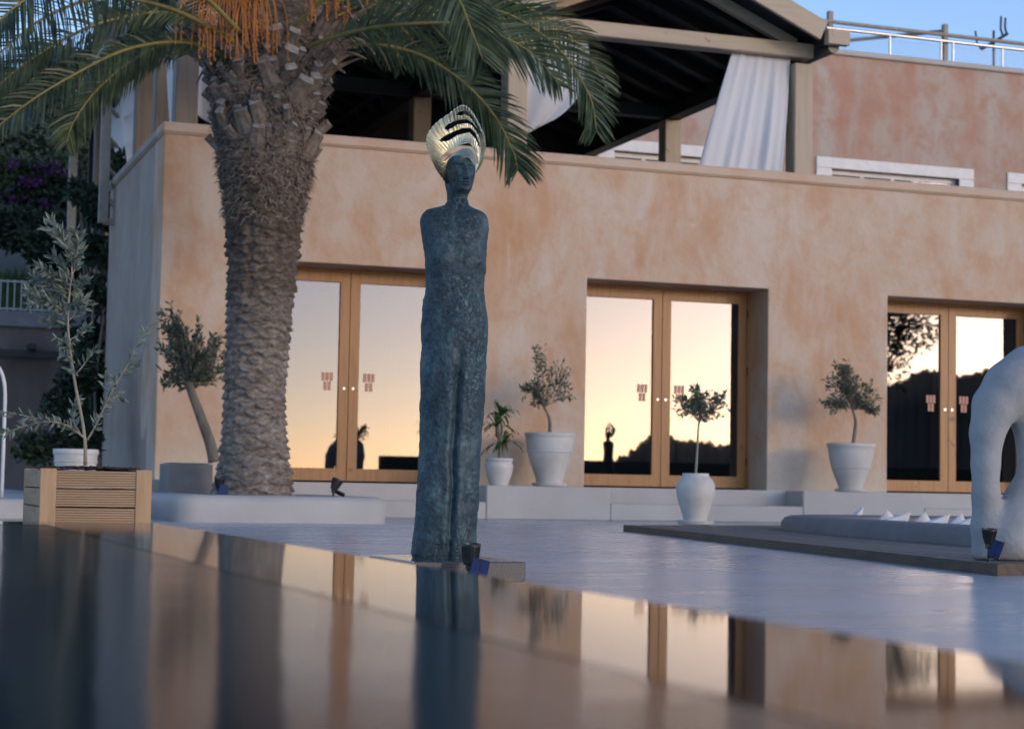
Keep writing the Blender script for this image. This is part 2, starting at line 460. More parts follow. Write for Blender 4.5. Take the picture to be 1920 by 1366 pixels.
mt, n, b = _nodes('polished_brass'); M['brass'] = mt
t = _noise(n, 30, 4); r = _ramp(n, t.outputs['Fac'], [(0.35, (0.78, 0.73, 0.54)), (0.65, (0.88, 0.85, 0.70))])
n.links.new(r.outputs[0], b.inputs['Base Color'])
b.inputs['Metallic'].default_value = 1.0; b.inputs['Roughness'].default_value = 0.22

# sheer white curtain
mt, n, b = _nodes('white_voile'); M['voile'] = mt
b.inputs['Base Color'].default_value = (0.84, 0.85, 0.88, 1); b.inputs['Roughness'].default_value = 0.9
tr = n.nodes.new('ShaderNodeBsdfTranslucent'); tr.inputs[0].default_value = (0.84, 0.85, 0.88, 1)
ms = n.nodes.new('ShaderNodeMixShader'); ms.inputs[0].default_value = 0.4
n.links.new(b.outputs[0], ms.inputs[1]); n.links.new(tr.outputs[0], ms.inputs[2])
n.links.new(ms.outputs[0], n.nodes['Material Output'].inputs['Surface'])

# palm trunk: grey scales, darker and shaggier higher up
mt, n, b = _nodes('palm_trunk_bark'); M['trunk'] = mt
t1 = _noise(n, 14, 6, 0.65, (1, 1, 2.2)); t2 = _noise(n, 4, 4)
r1 = _ramp(n, t1.outputs['Fac'], [(0.3, (0.055, 0.048, 0.043)), (0.5, (0.16, 0.14, 0.12)), (0.72, (0.33, 0.295, 0.26))])
r2 = _ramp(n, t2.outputs['Fac'], [(0.35, (0.55, 0.5, 0.46)), (0.65, (1, 1, 1))])
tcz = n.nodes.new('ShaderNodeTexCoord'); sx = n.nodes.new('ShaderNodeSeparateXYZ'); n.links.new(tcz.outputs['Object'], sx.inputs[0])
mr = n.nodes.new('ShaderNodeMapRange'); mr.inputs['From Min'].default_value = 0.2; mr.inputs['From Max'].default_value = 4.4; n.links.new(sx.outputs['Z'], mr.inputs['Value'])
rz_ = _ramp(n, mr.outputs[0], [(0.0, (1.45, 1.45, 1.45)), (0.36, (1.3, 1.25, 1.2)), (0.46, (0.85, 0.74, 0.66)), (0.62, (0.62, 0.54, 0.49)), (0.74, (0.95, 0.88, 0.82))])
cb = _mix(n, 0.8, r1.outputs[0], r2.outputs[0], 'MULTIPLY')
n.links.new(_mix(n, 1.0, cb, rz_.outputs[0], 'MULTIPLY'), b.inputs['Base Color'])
b.inputs['Roughness'].default_value = 0.9
_bump(n, b, t1.outputs['Fac'], 0.7, 0.02)

# ================================================================== SETTING
o = MB().add([(-700, -700, -0.06), (700, -700, -0.06), (700, 700, -0.06), (-700, 700, -0.06)], [(0, 1, 2, 3)]).build('ground', M['ground'])
tag(o, kind='structure')
o = MB().box(-14, 26, -9, 30, -0.05, 0.0).build('patio_floor', M['floor']); tag(o, kind='structure')

# raised pool, brim-full, with its polished overflow edge
PX, PY, PZ, RW = 0.802, 5.21, 0.24, 0.32
o = MB().box(-9, PX - RW, -8, PY - RW, 0.02, PZ - 0.0006).build('pool_water', M['water']); tag(o, kind='structure')
b_ = MB().add([(PX - RW, -8, 0), (PX, -8, 0), (PX, PY, 0), (-9, PY, 0), (-9, PY - RW, 0), (PX - RW, PY - RW, 0), (PX - RW, -8, PZ), (PX, -8, PZ), (PX, PY, PZ), (-9, PY, PZ), (-9, PY - RW, PZ), (PX - RW, PY - RW, PZ)],
    [(0, 1, 2, 5), (5, 2, 3, 4), (6, 11, 8, 7), (11, 10, 9, 8), (0, 6, 7, 1), (1, 7, 8, 2), (2, 8, 9, 3), (3, 9, 10, 4), (4, 10, 11, 5), (5, 11, 6, 0)])
o = b_.build('pool_edge', M['rim']); tag(o, kind='structure')

# entrance platform with a stair recessed in front of each pair of doors
PF = 18.7
DOORS = [(4.126, 6.466), (7.99, 10.33), (11.97, 14.31)]
cuts = [(4.02, 6.363), (7.782, 10.12), (11.69, 14.2)]
plat = MB()
xs = [2.2]
for a, c in cuts: xs += [a, c]
xs.append(24.0)
for k in range(0, len(xs), 2): plat.bbox(xs[k], xs[k + 1], PF, 19.12, 0, 0.36, 0.012)
plat.bbox(2.2, 24, 19.12, 19.99, 0, 0.3598, 0.004)
for k, (a, c) in enumerate(cuts): plat.bbox(a + 0.001, c - 0.001, PF + 0.003, 19.118, 0, 0.185, 0.012)
for a, c in DOORS: plat.box(a, c, 19.99, 20.6, 0.0, 0.3585)
o = plat.build('entrance_platform', M['concrete']); tag(o, kind='structure')

# ------------------------------------------------------------------ villa, ground floor
villa = thing('villa', 'ochre limewashed ground floor with three pairs of pine glass doors', 'building', (3.07, 20, 0.0))
VO = Vector((3.07, 20, 0))


def vpart(mb, name, mat_, parent=villa, smooth=False):
    o = mb.build(name, mat_, parent, smooth)
    if parent is villa: o.location = -VO
    return o


ZT, Z0, ZH = 4.2, 0.36, 2.77
def wall_grid(xs, zs, holes, y0, y1):
    """one continuous wall with openings; holes: set of (ix, iz) cells"""
    mb = MB(); idx = {}
    def V(x, y, z):
        k = (round(x, 4), round(y, 4), round(z, 4))
        if k not in idx: idx[k] = len(mb.v); mb.v.append(k)
        return idx[k]
    nx, nz = len(xs) - 1, len(zs) - 1
    solid = lambda i, j: 0 <= i < nx and 0 <= j < nz and (i, j) not in holes
    for i in range(nx):
        for j in range(nz):
            if not solid(i, j): continue
            a, c, d, e = xs[i], xs[i + 1], zs[j], zs[j + 1]
            mb.f.append((V(a, y0, d), V(c, y0, d), V(c, y0, e), V(a, y0, e)))
            mb.f.append((V(a, y1, d), V(a, y1, e), V(c, y1, e), V(c, y1, d)))
            if not solid(i - 1, j): mb.f.append((V(a, y0, d), V(a, y0, e), V(a, y1, e), V(a, y1, d)))
            if not solid(i + 1, j): mb.f.append((V(c, y0, d), V(c, y1, d), V(c, y1, e), V(c, y0, e)))
            if not solid(i, j - 1): mb.f.append((V(a, y0, d), V(a, y1, d), V(c, y1, d), V(c, y0, d)))
            if not solid(i, j + 1): mb.f.append((V(a, y0, e), V(c, y0, e), V(c, y1, e), V(a, y1, e)))
    return mb


edges = [3.07]
for a, c in DOORS: edges += [a, c]
edges.append(24.0)
w_ = wall_grid(edges, [0.0, ZH, ZT - 0.13], {(1, 0), (3, 0), (5, 0)}, 20.0, 20.62)
bevel(vpart(w_, 'front_wall', M['plaster']), 0.014, 3)
w_ = MB(); w_.box(3.075, 3.4, 20.005, 24.4, 0, ZT - 0.13)
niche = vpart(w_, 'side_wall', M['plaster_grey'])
b_ = MB(); b_.bbox(3.035, 24, 19.965, 20.36, ZT - 0.13, ZT, 0.03); vpart(b_, 'parapet_coping', M['coping'])
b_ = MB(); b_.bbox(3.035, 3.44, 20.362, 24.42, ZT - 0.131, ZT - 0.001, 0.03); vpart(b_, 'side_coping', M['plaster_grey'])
vpart(MB().box(3.4, 24, 20.62, 28.0, 3.0, 3.149), 'terrace_slab', M['concrete'])
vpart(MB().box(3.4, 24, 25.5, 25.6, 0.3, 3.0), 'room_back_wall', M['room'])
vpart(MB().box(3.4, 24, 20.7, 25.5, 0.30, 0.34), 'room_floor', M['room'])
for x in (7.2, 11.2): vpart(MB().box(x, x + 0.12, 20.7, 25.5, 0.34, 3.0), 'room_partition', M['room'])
# oval slot in the side wall
op = []
for k in range(20):
    t = 2 * PI * k / 20
    op.append((3.06, 20.85 + 0.22 * math.cos(t), 1.30 + 0.50 * math.sin(t)))
b_ = MB(); b_.add(op + [(3.073, 20.85 + 0.255 * math.cos(2 * PI * k / 20), 1.30 + 0.535 * math.sin(2 * PI * k / 20)) for k in range(20)],
                  [tuple(range(20))[::-1]] + [(k, (k + 1) % 20, 20 + (k + 1) % 20, 20 + k) for k in range(20)])
vpart(b_, 'wall_niche', M['plaster'])

DY = 20.47
for (a, c) in DOORS:
    mid = (a + c) / 2
    fr = MB()
    fr.box(a, a + 0.035, DY, DY + 0.09, 0.36, ZH); fr.box(c - 0.035, c, DY, DY + 0.09, 0.36, ZH)
    fr.box(a + 0.035, c - 0.035, DY, DY + 0.09, ZH - 0.035, ZH)
    vpart(fr, 'door_frame', M['pine'])
    for (l0, l1, side) in ((a + 0.037, mid - 0.002, -1), (mid + 0.002, c - 0.037, 1)):
        zb, zt = 0.378, ZH - 0.037
        sw = 0.115
        y0, y1 = DY + 0.008, DY + 0.07
        d = wall_grid([l0, l0 + sw, l1 - sw, l1], [zb, zb + 0.14, zt - 0.115, zt], {(1, 1)}, y0, y1)
        leaf = bevel(vpart(d, 'door', M['pine']), 0.004, 1)
        vpart(MB().box(l0 + sw, l1 - sw, y0 + 0.026, y0 + 0.034, zb + 0.14, zt - 0.115), 'pane', M['glass'], leaf)
        lx = (l1 - 0.05) if side < 0 else (l0 + 0.05)
        lk = MB(); lk.tube([(lx, y0 - 0.008, 1.42), (lx, y0 + 0.004, 1.42)], 0.015, 12)
        vpart(lk, 'lock', M['steel'], leaf, 40)
        gx = (l1 - sw - 0.19) if side < 0 else (l0 + sw + 0.06)
        for q in range(5):
            sx = gx + (q * 0.047 if q < 3 else 0.024 + (q - 3) * 0.047)
            sz = 1.50 if q < 3 else 1.395
            vpart(MB().box(sx, sx + 0.036, y0 + 0.022, y0 + 0.0255, sz, sz + 0.098), 'sticker', M['sticker'], leaf)
        hx = (l0 - 0.004) if side < 0 else (l1 - 0.004)
        for hz in (0.65, 1.75, 2.45):
            vpart(MB().box(hx, hx + 0.012, y0 - 0.008, y0 + 0.004, hz, hz + 0.10), 'hinge', M['dark_metal'], leaf)

# ------------------------------------------------------------------ upper house
UY = 28.0
up = thing('upper_house', 'pink streaked upper storey with white framed windows behind the terrace', 'building', (11, UY, 3.15))
UO = Vector((11, UY, 3.15))


def upart(mb, name, mat_, parent=up, smooth=False):
    o = mb.build(name, mat_, parent, smooth)
    if parent is up: o.location = -UO
    return o


WINS = [(11.32, 14.1), (15.34, 18.46), (19.15, 22.0)]
ed = [10.98]
for a, c in WINS: ed += [a + 0.3, c - 0.3]
ed.append(26)
w_ = wall_grid(ed, [3.15, 5.86, 7.83], {(1, 0), (3, 0), (5, 0)}, UY, UY + 0.4)
upart(MB().box(11.2, 26, UY + 0.4, UY + 5, 7.6, 7.80), 'roof_slab', M['concrete'])
upart(w_, 'wall', M['plaster_up'])
upart(MB().bbox(10.95, 26, UY - 0.06, UY + 0.45, 7.83, 7.93, 0.02), 'roof_coping', M['concrete'])
upart(MB().box(10.98, 11.2, UY + 0.4, UY + 5, 3.15, 7.6), 'end_wall', M['plaster_up'])
for (a, c) in WINS:
    f = MB()
    f.bbox(a, a + 0.3, UY - 0.03, UY + 0.05, 3.4, 5.86, 0.008); f.bbox(c - 0.3, c, UY - 0.03, UY + 0.05, 3.4, 5.86, 0.008)
    f.bbox(a, c, UY - 0.032, UY + 0.048, 5.861, 6.05, 0.008)
    wn = upart(f, 'window', M['white_paint'])
    s_ = MB(); s_.box(a + 0.3, c - 0.3, UY + 0.1, UY + 0.16, 5.78, 5.859); s_.box(a + 0.3, a + 0.36, UY + 0.1, UY + 0.16, 3.4, 5.78); s_.box(c - 0.36, c - 0.3, UY + 0.1, UY + 0.16, 3.4, 5.78)
    upart(s_, 'sash', M['white_paint'], wn)
    nb = 4; ww = (c - a - 0.72) / nb
    for k in range(nb):
        x0 = a + 0.36 + k * ww
        upart(MB().box(x0 + 0.02, x0 + ww - 0.02, UY + 0.12, UY + 0.13, 3.4, 5.78), 'pane', M['dark_glass'], wn)
        if k: upart(MB().box(x0 - 0.035, x0 + 0.035, UY + 0.105, UY + 0.155, 3.4, 5.78), 'mullion', M['white_paint'], wn)
    upart(MB().box(a + 0.3, c - 0.3, UY + 0.39, UY + 0.43, 3.3, 5.87), 'room_dark_sheet', M['room'], wn)  # dark sheet standing in for the unlit room behind the panes

# glass railing on the roof
rl = thing('roof_railing', 'steel and glass railing with wooden posts along the upper roof edge', 'railing', (15, UY + 0.1, 7.93))
RO = Vector((15, UY + 0.1, 7.93))


def rpart(mb, name, mat_, parent=rl, smooth=40):
    o = mb.build(name, mat_, parent, smooth)
    if parent is rl: o.location = -RO
    return o


ry = UY + 0.1
for k, x in enumerate((13.45, 15.69, 17.985, 20.3, 22.6)):
    rpart(MB().bbox(x - 0.045, x + 0.045, ry + 0.03, ry + 0.12, 7.93, 8.63, 0.006), 'post', M['grey_post'], smooth=False)
    for q, dx in enumerate((0.12, 1.14, 2.17)):
        rpart(MB().tube([(x + dx, ry, 7.93), (x + dx, ry, 8.30)], 0.022, 10), 'stanchion', M['steel'])
    for (g0, g1) in ((0.15, 1.11), (1.17, 2.14)):
        rpart(MB().box(x + g0, x + g1, ry - 0.006, ry + 0.006, 7.98, 8.24), 'glass_panel', M['thin_glass'], smooth=False)
rpart(MB().tube([(13, ry, 8.32), (25, ry, 8.30)], 0.03, 10), 'handrail', M['steel'])
rpart(MB().tube([(13, ry + 0.05, 8.45), (25, ry + 0.05, 8.42)], 0.035, 10), 'handrail', M['grey_post'])
rpart(MB().tube([(14.5, ry + 2.6, 8.62), (19.0, ry + 2.6, 8.60)], 0.035, 10), 'rear_handrail', M['steel'])
rpart(MB().tube([(18.0, ry + 0.1, 8.52), (16.2, ry + 2.6, 8.62)], 0.035, 10), 'return_handrail', M['grey_post'])
for x in (14.6, 16.2, 19.0): rpart(MB().tube([(x, ry + 2.6, 7.80), (x, ry + 2.6, 8.62)], 0.03, 10), 'rear_post', M['steel'])
# aerial
an = thing('roof_aerial', 'small dark forked aerial on the roof behind the railing', 'aerial', (20.9, 31, 7.8))
MB().tube([(0, 0, 0), (0, 0, 1.65)], 0.025, 8).build('mast', M['dark_metal'], an)
MB().tube([(-0.28, 0, 1.25), (0.32, 0, 1.62)], 0.03, 8).build('boom', M['dark_metal'], an)
MB().tube([(0.22, 0, 1.55), (0.16, 0, 1.7), (0.17, 0, 1.95)], 0.022, 8).build('prong', M['dark_metal'], an)
MB().tube([(0.3, 0, 1.6), (0.26, 0, 1.75), (0.27, 0, 1.93)], 0.022, 8).build('prong', M['dark_metal'], an)
MB().tube([(-0.28, 0, 1.25), (-0.38, 0, 1.36), (-0.42, 0, 1.6)], 0.02, 8).build('prong', M['dark_metal'], an)

# ------------------------------------------------------------------ pergola
pg = thing('pergola', 'double-gabled timber terrace pergola with beige posts and black roof underside', 'pergola', (7.2, 20.3, 4.0))
GO = Vector((7.2, 20.3, 4.0))


def ppart(mb, name, mat_, parent=pg, smooth=False):
    o = mb.build(name, mat_, parent, smooth)
    if parent is pg: o.location = -GO
    return o


GX = [3.35, 7.2, 10.95]; EZ = 5.80; PITCHT = 0.40
YF, YB = 20.3, 28.0
for x, ys in ((3.35, (20.42, 21.9, 23.45, 27.6)), (7.2, (20.42, 24.3, 27.6)), (10.95, (20.42, 24.3, 27.8))):
    for y in ys:
        w = 0.125
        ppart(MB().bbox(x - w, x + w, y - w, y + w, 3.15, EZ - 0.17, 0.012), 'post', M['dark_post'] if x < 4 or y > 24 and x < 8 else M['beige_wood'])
for x in GX:
    ppart(MB().bbox(x - 0.11, x + 0.11, YF + 0.24, YB - 0.02, EZ - 0.17, EZ + 0.02, 0.01), 'eave_beam', M['black_wood'])
for a, c in ((GX[0], GX[1]), (GX[1], GX[2])):
    ppart(MB().bbox(a - 0.125, c + 0.13, YF - 0.02, YF + 0.22, EZ - 0.10, EZ + 0.08, 0.012), 'tie_beam', M['beige_wood_h'])
    ppart(MB().bbox(a - 0.05, c + 0.05, 24.2, 24.4, EZ - 0.15, EZ + 0.03, 0.012), 'rear_tie_beam', M['black_wood'])
    mid = (a + c) / 2; hw = (c - a) / 2
    for sgn in (-1, 1):
        ex = mid + sgn * (hw + 0.32)
        ez, pz = EZ + 0.06, EZ + 0.06 + (hw + 0.32) * PITCHT
        th = 0.06
        s_ = MB().add([(ex, 19.92, ez), (mid, 19.92, pz), (mid, YB + 0.2, pz), (ex, YB + 0.2, ez), (ex, 19.92, ez + th), (mid, 19.92, pz + th), (mid, YB + 0.2, pz + th), (ex, YB + 0.2, ez + th)],
                      [(0, 1, 2, 3), (4, 7, 6, 5), (0, 4, 5, 1), (1, 5, 6, 2), (2, 6, 7, 3), (3, 7, 4, 0)])
        slope = ppart(s_, 'roof_slope', M['roof_board'])
        y = 20.75
        while y < YB:
            rr = MB().beam((ex - sgn * 0.06, y, ez - 0.055), (mid, y, pz - 0.08), 0.14, 0.16)
            ppart(rr, 'rafter', M['black_wood'], slope); y += 0.66
        bb = MB().beam((ex - sgn * 0.30, 19.86, ez - 0.02 + 0.10), (mid, 19.86, pz + 0.02), 0.05, 0.24)
        ppart(bb, 'barge_board', M['beige_wood_h'])
        br = MB().beam((mid + sgn * hw * 0.95, YF + 0.1, EZ + 0.08), (mid, YF + 0.1, pz - 0.1), 0.09, 0.13)
        ppart(br, 'principal_rafter', M['beige_wood_h'])
ppart(MB().bbox(GX[2] + 0.06, GX[2] + 0.36, 19.80, 19.91, EZ - 0.02, EZ + 0.16, 0.006), 'eave_box', M['beige_wood_h'])
ppart(MB().tube([(GX[2] + 0.20, 19.92, EZ - 0.03), (GX[2] + 0.20, YB, EZ - 0.03)], 0.075, 12), 'gutter', M['dark_metal'], smooth=40)
ppart(MB().box(3.2, 10.96, YB + 0.02, YB + 0.1, 3.15, 7.4), 'back_shade_sheet', M['black_wood'])  # dark sheet added for the deep shade at the back of the terrace
for x in (GX[0] + 1.925, GX[1] + 1.875):
    ppart(MB().beam((x - 1.8, 27.4, 4.5), (x, 27.4, 6.3), 0.1, 0.14, (0, 1, 0)), 'brace', M['rafter'])


# curtains
def curtain(label, top, bot, folds, amp, ycen, sag=None, nrow=24, ncol=60, seed=0, billow=0.0, group=None):
    """top/bot: lists of (x,z) pairs left..right; sheet with gathers"""
    rows = []; rr = random.Random(seed); ph = [rr.uniform(0, 6.28) for _ in range(4)]
    for i in range(nrow + 1):
        t = i / nrow; row = []
        for j in range(ncol + 1):
            s = j / ncol
            x = (top[0][0] + (top[1][0] - top[0][0]) * s) * (1 - t) + (bot[0][0] + (bot[1][0] - bot[0][0]) * s) * t
            z = (top[0][1] + (top[1][1] - top[0][1]) * s) * (1 - t) + (bot[0][1] + (bot[1][1] - bot[0][1]) * s) * t
            if sag: z -= sag * math.sin(PI * s) * t; 
            a = amp * (0.35 + 0.65 * t) * (0.25 + 1.5 * abs(mnoise.noise(Vector((s * 3.1 + seed, t * 0.6, 0)))))
            y = ycen + a * math.sin(folds * 2 * PI * s + ph[0] + 1.2 * t) + 0.5 * a * math.sin(folds * 4.3 * PI * s + ph[1] - t) + 0.35 * a * math.sin(2.3 * folds * PI * s + ph[2] + 3 * t) - billow * math.sin(PI * t * 0.8)
            x += 0.06 * math.sin(PI * t) * (bot[0][0] - top[0][0]) * (1 - s)
            row.append((x, y, z))
        rows.append(row)
    mb = MB().grid(rows)
    o = mb.build('curtain', M['voile'], None, True)
    md = o.modifiers.new('cloth', 'SOLIDIFY'); md.thickness = 0.002
    return tag(o, label, 'curtain', group)


curtain('white voile curtain hanging beside the right front pergola post', ((10.02, 5.70), (10.82, 5.70)), ((9.50, 4.0), (10.66, 4.0)), 3.2, 0.045, 20.42, seed=3, billow=0.08)
# swagged curtain by the middle post
rows = []
for i in range(21):
    t = i / 20; row = []
    zt = 5.68 - 1.30 * t
    wid = 0.80 * math.sqrt(max(0.0, 1 - (t ** 2.2))) + 0.03
    for j in range(31):
        s = j / 30
        row.append((7.30 + wid * s, 20.45 + 0.05 * math.sin(9 * s + 2 * t) * (1 - 0.5 * t) - 0.15 * math.sin(PI * t), zt + 0.18 * s * t))
    rows.append(row)
o = MB().grid(rows).build('curtain', M['voile'], None, True)
tag(o, 'white curtain swagged against the middle front pergola post', 'curtain')
rows = []
for i in range(21):
    t = i / 20; row = []
    for j in range(25):
        s = j / 24
        row.append((3.50 + 0.55 * s, 20.5 + 0.04 * math.sin(11 * s + t), 5.65 - (1.25 - 0.12 * (s - 0.4) ** 2) * t - 0.12 * math.sin(PI * s) * t))
    rows.append(row)
o = MB().grid(rows).build('curtain', M['voile'], None, True)
tag(o, 'short white curtain hanging right of the corner pergola post above the parapet', 'curtain')
rows = []
for i in range(25):
    t = i / 24; row = []
    for j in range(21):
        s = j / 20
        row.append((3.32 + 0.04 * math.sin(12 * s), 20.62 + (0.95 - 0.75 * t ** 1.5) * s, 5.6 - 1.55 * t))
    rows.append(row)
o = MB().grid(rows).build('curtain', M['voile'], None, True)
tag(o, 'white curtain drawn back on the side of the corner pergola post', 'curtain')
rows = []
for i in range(25):
    t = i / 24; row = []
    for j in range(21):
        s = j / 20
        row.append((3.33 + 0.05 * math.sin(10 * s), 23.7 + (3.4 - 2.6 * t) * s, 5.6 - 1.6 * t))
    rows.append(row)
o = MB().grid(rows).build('curtain', M['voile'], None, True)
tag(o, 'white curtain gathered on the far side post of the terrace', 'curtain')

# balcony rail on the far side of the terrace
bl = thing('side_balcony', 'pale timber balcony railing with balusters beyond the side wall', 'railing', (2.95, 25, 3.6))
BO = Vector((2.95, 25, 3.6))


def bpart(mb, name, mat_=None):
    o = mb.build(name, mat_ or M['grey_post'], bl); o.location = -BO; return o


for y, z0 in ((24.0, 3.6), (27.7, 3.7)):
    bpart(MB().bbox(2.88, 3.0, y - 0.06, y + 0.06, z0, 5.95, 0.008), 'post')
for z in (5.93, 5.50):
    bpart(MB().beam((2.94, 24.06, z), (2.94, 27.64, z), 0.07, 0.05), 'rail', M['fence'])
for k in range(9):
    y = 24.4 + k * 0.38
    bpart(MB().box(2.92, 2.96, y, y + 0.05, 5.525, 5.905), 'baluster')
for z in (4.35, 4.75, 5.15):
    bpart(MB().beam((2.94, 24.06, z), (3.2, 24.9, z), 0.05, 0.04), 'side_slat')
bpart(MB().beam((2.94, 24.0, 3.62), (3.3, 24.0, 3.62), 0.08, 0.08), 'bracket'); bpart(MB().beam((2.94, 24.0, 3.95), (3.25, 24.0, 3.68), 0.06, 0.06), 'bracket_strut')
#@@PART2
# ================================================================== STATUE
plinth = MB().bbox(1.985, 2.425, 6.65, 7.285, 0.0, 0.074, 0.004).build('plinth', M['granite'])
tag(plinth, 'low polished grey granite plinth under the bronze figure', 'plinth')
SX, SY, SZ = 2.205, 6.98, 0.0745
LEAN = 0.0195                       # the photo is rolled: plumb lines lean
MPX = 0.002088                      # metres per photo pixel at the statue
SROT = -math.atan2(SX, SY)          # local +y points away from the lens
statue = thing('statue', 'tall slender blue-green bronze figure with brass shell headdress on granite plinth', 'statue', (SX, SY, SZ), SROT)


def interp(tab, y):
    """tab sorted by descending y -> smooth interpolation of the columns"""
    for k in range(len(tab) - 1):
        y0, y1 = tab[k][0], tab[k + 1][0]
        if y0 >= y >= y1:
            t = (y0 - y) / (y0 - y1)
            return [a + (c - a) * t for a, c in zip(tab[k][1:], tab[k + 1][1:])]
    return list(tab[-1][1:]) if y < tab[-1][0] else list(tab[0][1:])


# photo row, centre column, half width, depth half front, depth half back, centre depth, power
BT = [(1043, 832, 59, 44, 42, 0, 2.5), (1036, 832, 60.5, 46, 43, 0, 2.5), (1020, 833, 60, 46, 43, 0, 2.5), (1000, 835, 59, 45, 42, 0, 2.4), (950, 838.5, 58.5, 44, 42, 0, 2.4),
      (900, 841, 58, 44, 42, 0, 2.4), (850, 843.5, 57.5, 44, 42, 0, 2.4), (800, 846, 59, 45, 42, 0, 2.3), (760, 847.5, 60.5, 46, 43, 0, 2.3), (700, 849.5, 61.5, 47, 45, 0, 2.3),
      (650, 852, 62, 47, 48, 0, 2.3), (612, 852.5, 63.5, 46, 50, 0, 2.3), (590, 853, 62, 44, 47, 0, 2.3), (568, 852, 59, 41, 42, 0, 2.3), (545, 853, 56, 38, 38, 0, 2.3), (520, 853.5, 55.5, 38, 36, 0, 2.3),
      (490, 854, 57, 41, 37, 0, 2.3), (460, 853, 60, 40, 39, 0, 2.3), (440, 852.5, 63.5, 38, 40, 0, 2.3), (420, 852, 65, 35, 39, 1, 2.4), (408, 852, 64, 31, 36, 2, 2.5),
      (400, 853, 60.5, 28, 32, 3, 2.5), (394, 854, 55, 25, 29, 4, 2.4), (389.5, 855.5, 44, 22, 26, 5, 2.2), (386, 857, 31, 20.5, 23, 6, 2.0), (382, 857.5, 22.5, 20, 21, 6, 2.0), (376, 857.5, 20, 19.5, 20, 6, 2.0),
      (368, 857.5, 19.3, 19.5, 20, 6, 2.0), (363, 858, 19.8, 20.5, 22, 5.5, 2.0), (360, 858.5, 20.4, 23, 24, 5, 2.0), (356, 859.5, 21.6, 27, 27, 4, 2.0), (350, 860.5, 23.6, 30, 31, 3, 2.1), (342, 861, 25.6, 31.5, 34, 2, 2.1),
      (330, 861.5, 27.2, 32, 36, 2, 2.1), (315, 862, 28.2, 32, 38, 2, 2.1), (302, 862, 27.5, 30.5, 38, 2, 2.1), (296, 862, 25.5, 27.5, 35, 2, 2.1), (290, 862, 20.5, 21, 29, 2, 2.0), (286, 862, 13, 13, 20, 2, 2.0), (284, 862, 3, 3, 5, 2, 2.0)]
ys = list(np.arange(1043, 392, -2.4)) + list(np.arange(392, 284, -0.6)) + [284]
NS = 176
FY_BODY, FY_HEAD = math.radians(12), math.radians(22)
rows = []


def G(d, s): return math.exp(-0.5 * (d / s) ** 2)


